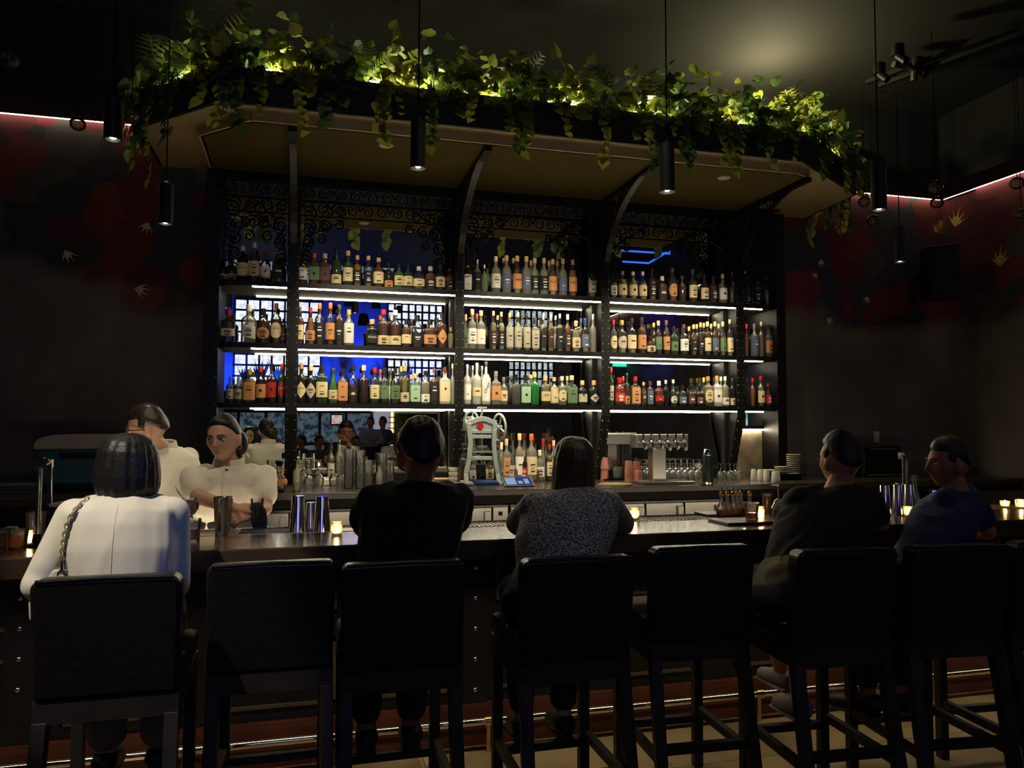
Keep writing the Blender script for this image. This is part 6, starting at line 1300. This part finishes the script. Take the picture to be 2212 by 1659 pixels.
# ceiling spots in the room behind the camera light the backs of the guests
light('spot_guest_blazer', 'SPOT', (-2.0, 1.6, 4.5), 620, NEUT, .04, at(225, 1120, Y=3.0), 17, .35)
light('spot_guest_print', 'SPOT', (2.0, .9, 4.6), 46, (.8, .85, 1.), .06, at(1240, 1090, Y=3.1), 16, .5)
light('spot_bartenders', 'SPOT', (.35, 2.2, 4.5), 150, WARM, .06, (-.6, 4.35, 1.3), 22, .6)
light('spot_bartender_back', 'SPOT', (-.7, 4.7, 4.4), 90, WARM, .05, at(365, 1000, Y=4.75), 20, .4)
light('spot_counter', 'SPOT', (1.2, 3.4, 4.5), 150, WARM, .08, (1.3, 4.8, 1.0), 62, .8)
light('blue_wash_guests', 'SPOT', (2.6, .4, 2.6), 60, (.06, .2, 1.), .05, at(385, 1180, Y=3.0), 12, .5)
light('blue_wash_far_guest', 'SPOT', (4.6, .4, 3.2), 3, (.06, .12, 1.), .05, at(2070, 1110, Y=3.0), 14, .6)
# blue wash on the wall behind
for px, e in ((768, 420), (715, 200), (478, 330), (900, 150), (600, 150)):
    q = atm(px, 800, YBK); light('blue_wall_wash', 'SPOT', (q.x, YBK+.62, zl+.05), e, BLUE, .05, (q.x, YBK, zl+.7), 110, .8)
q = at(1420, 690, X=XR); q = Vector((XR, 2*YM-q.y, q.z)); light('blue_wall_wash', 'SPOT', (XR-1.6, q.y, 4.3), 160, BLUE, .1, q, 62, .8)
light('room_behind', 'AREA', (0, -2.8, 4.4), 8, (.6, .7, 1.), 3., (0, -2.8, 0))
fl = light('under_bar_glow', 'AREA', (1.3, 3.45, .975), 13, WARM, 8., (1.3, 3.45, 0), size_y=.04); fl.data.spread = R(120); fl.rotation_euler = (0, 0, 0)
light('floor_glow', 'SPOT', (3.4, 1.4, 4.5), 10, WARM, .3, (2.9, 2.9, 0), 46, .9)
light('planter_uplight', 'POINT', (3.6, 5.4, 4.2), 60, (1., .9, .5), .04)
up = light('behind_bar_fill', 'AREA', (1.5, 4.02, .86), 5, WARM, 6., (1.5, 5.9, 3.5), size_y=.12); up.data.spread = R(70)  # added upward fill for the soffit, out of sight behind the bar
wk = light('behind_bar_fill', 'AREA', (1.5, 3.96, .9), 9, WARM, 6., (1.5, 5.5, .75), size_y=.1)  # added fill that brightens the fridge fronts, no lamp is fitted here
for px, py in ((834, 314), (1564, 384)):
    q = at(px, py, Z=ZTOP); light('canopy_fill', 'SPOT', (q.x, q.y, ZTOP-.015), 34, WARM, .04, (q.x, 6.2, 1.9), 84, .5)  # added fill for the bottles, placed at the unlit recessed fittings
for x_ in (.45, 1.75, 3.0): light('shelf_fill', 'SPOT', (x_, 4.35, 3.1), 150, (1., .86, .6), .02, (x_+.1, 6.15, 1.95), 56, .8)  # added fill spots in mid-air, they brighten the bottles and labels
q = at(1190, 350, Z=ZTOP); light('canopy_fill', 'SPOT', (q.x, q.y, ZTOP-.015), 34, WARM, .04, (q.x, 6.2, 1.9), 84, .5)  # one more added fill under the canopy, without any fitting
C.view_settings.view_transform = 'Standard'; C.view_settings.look = 'None'; C.view_settings.exposure = 0.; C.view_settings.gamma = 1
C.view_settings.use_curve_mapping = False
cy = C.cycles
cy.max_bounces = 8; cy.diffuse_bounces = 3; cy.glossy_bounces = 5; cy.transmission_bounces = 6; cy.transparent_max_bounces = 14
cy.caustics_reflective = False; cy.caustics_refractive = False; cy.sample_clamp_indirect = 3.
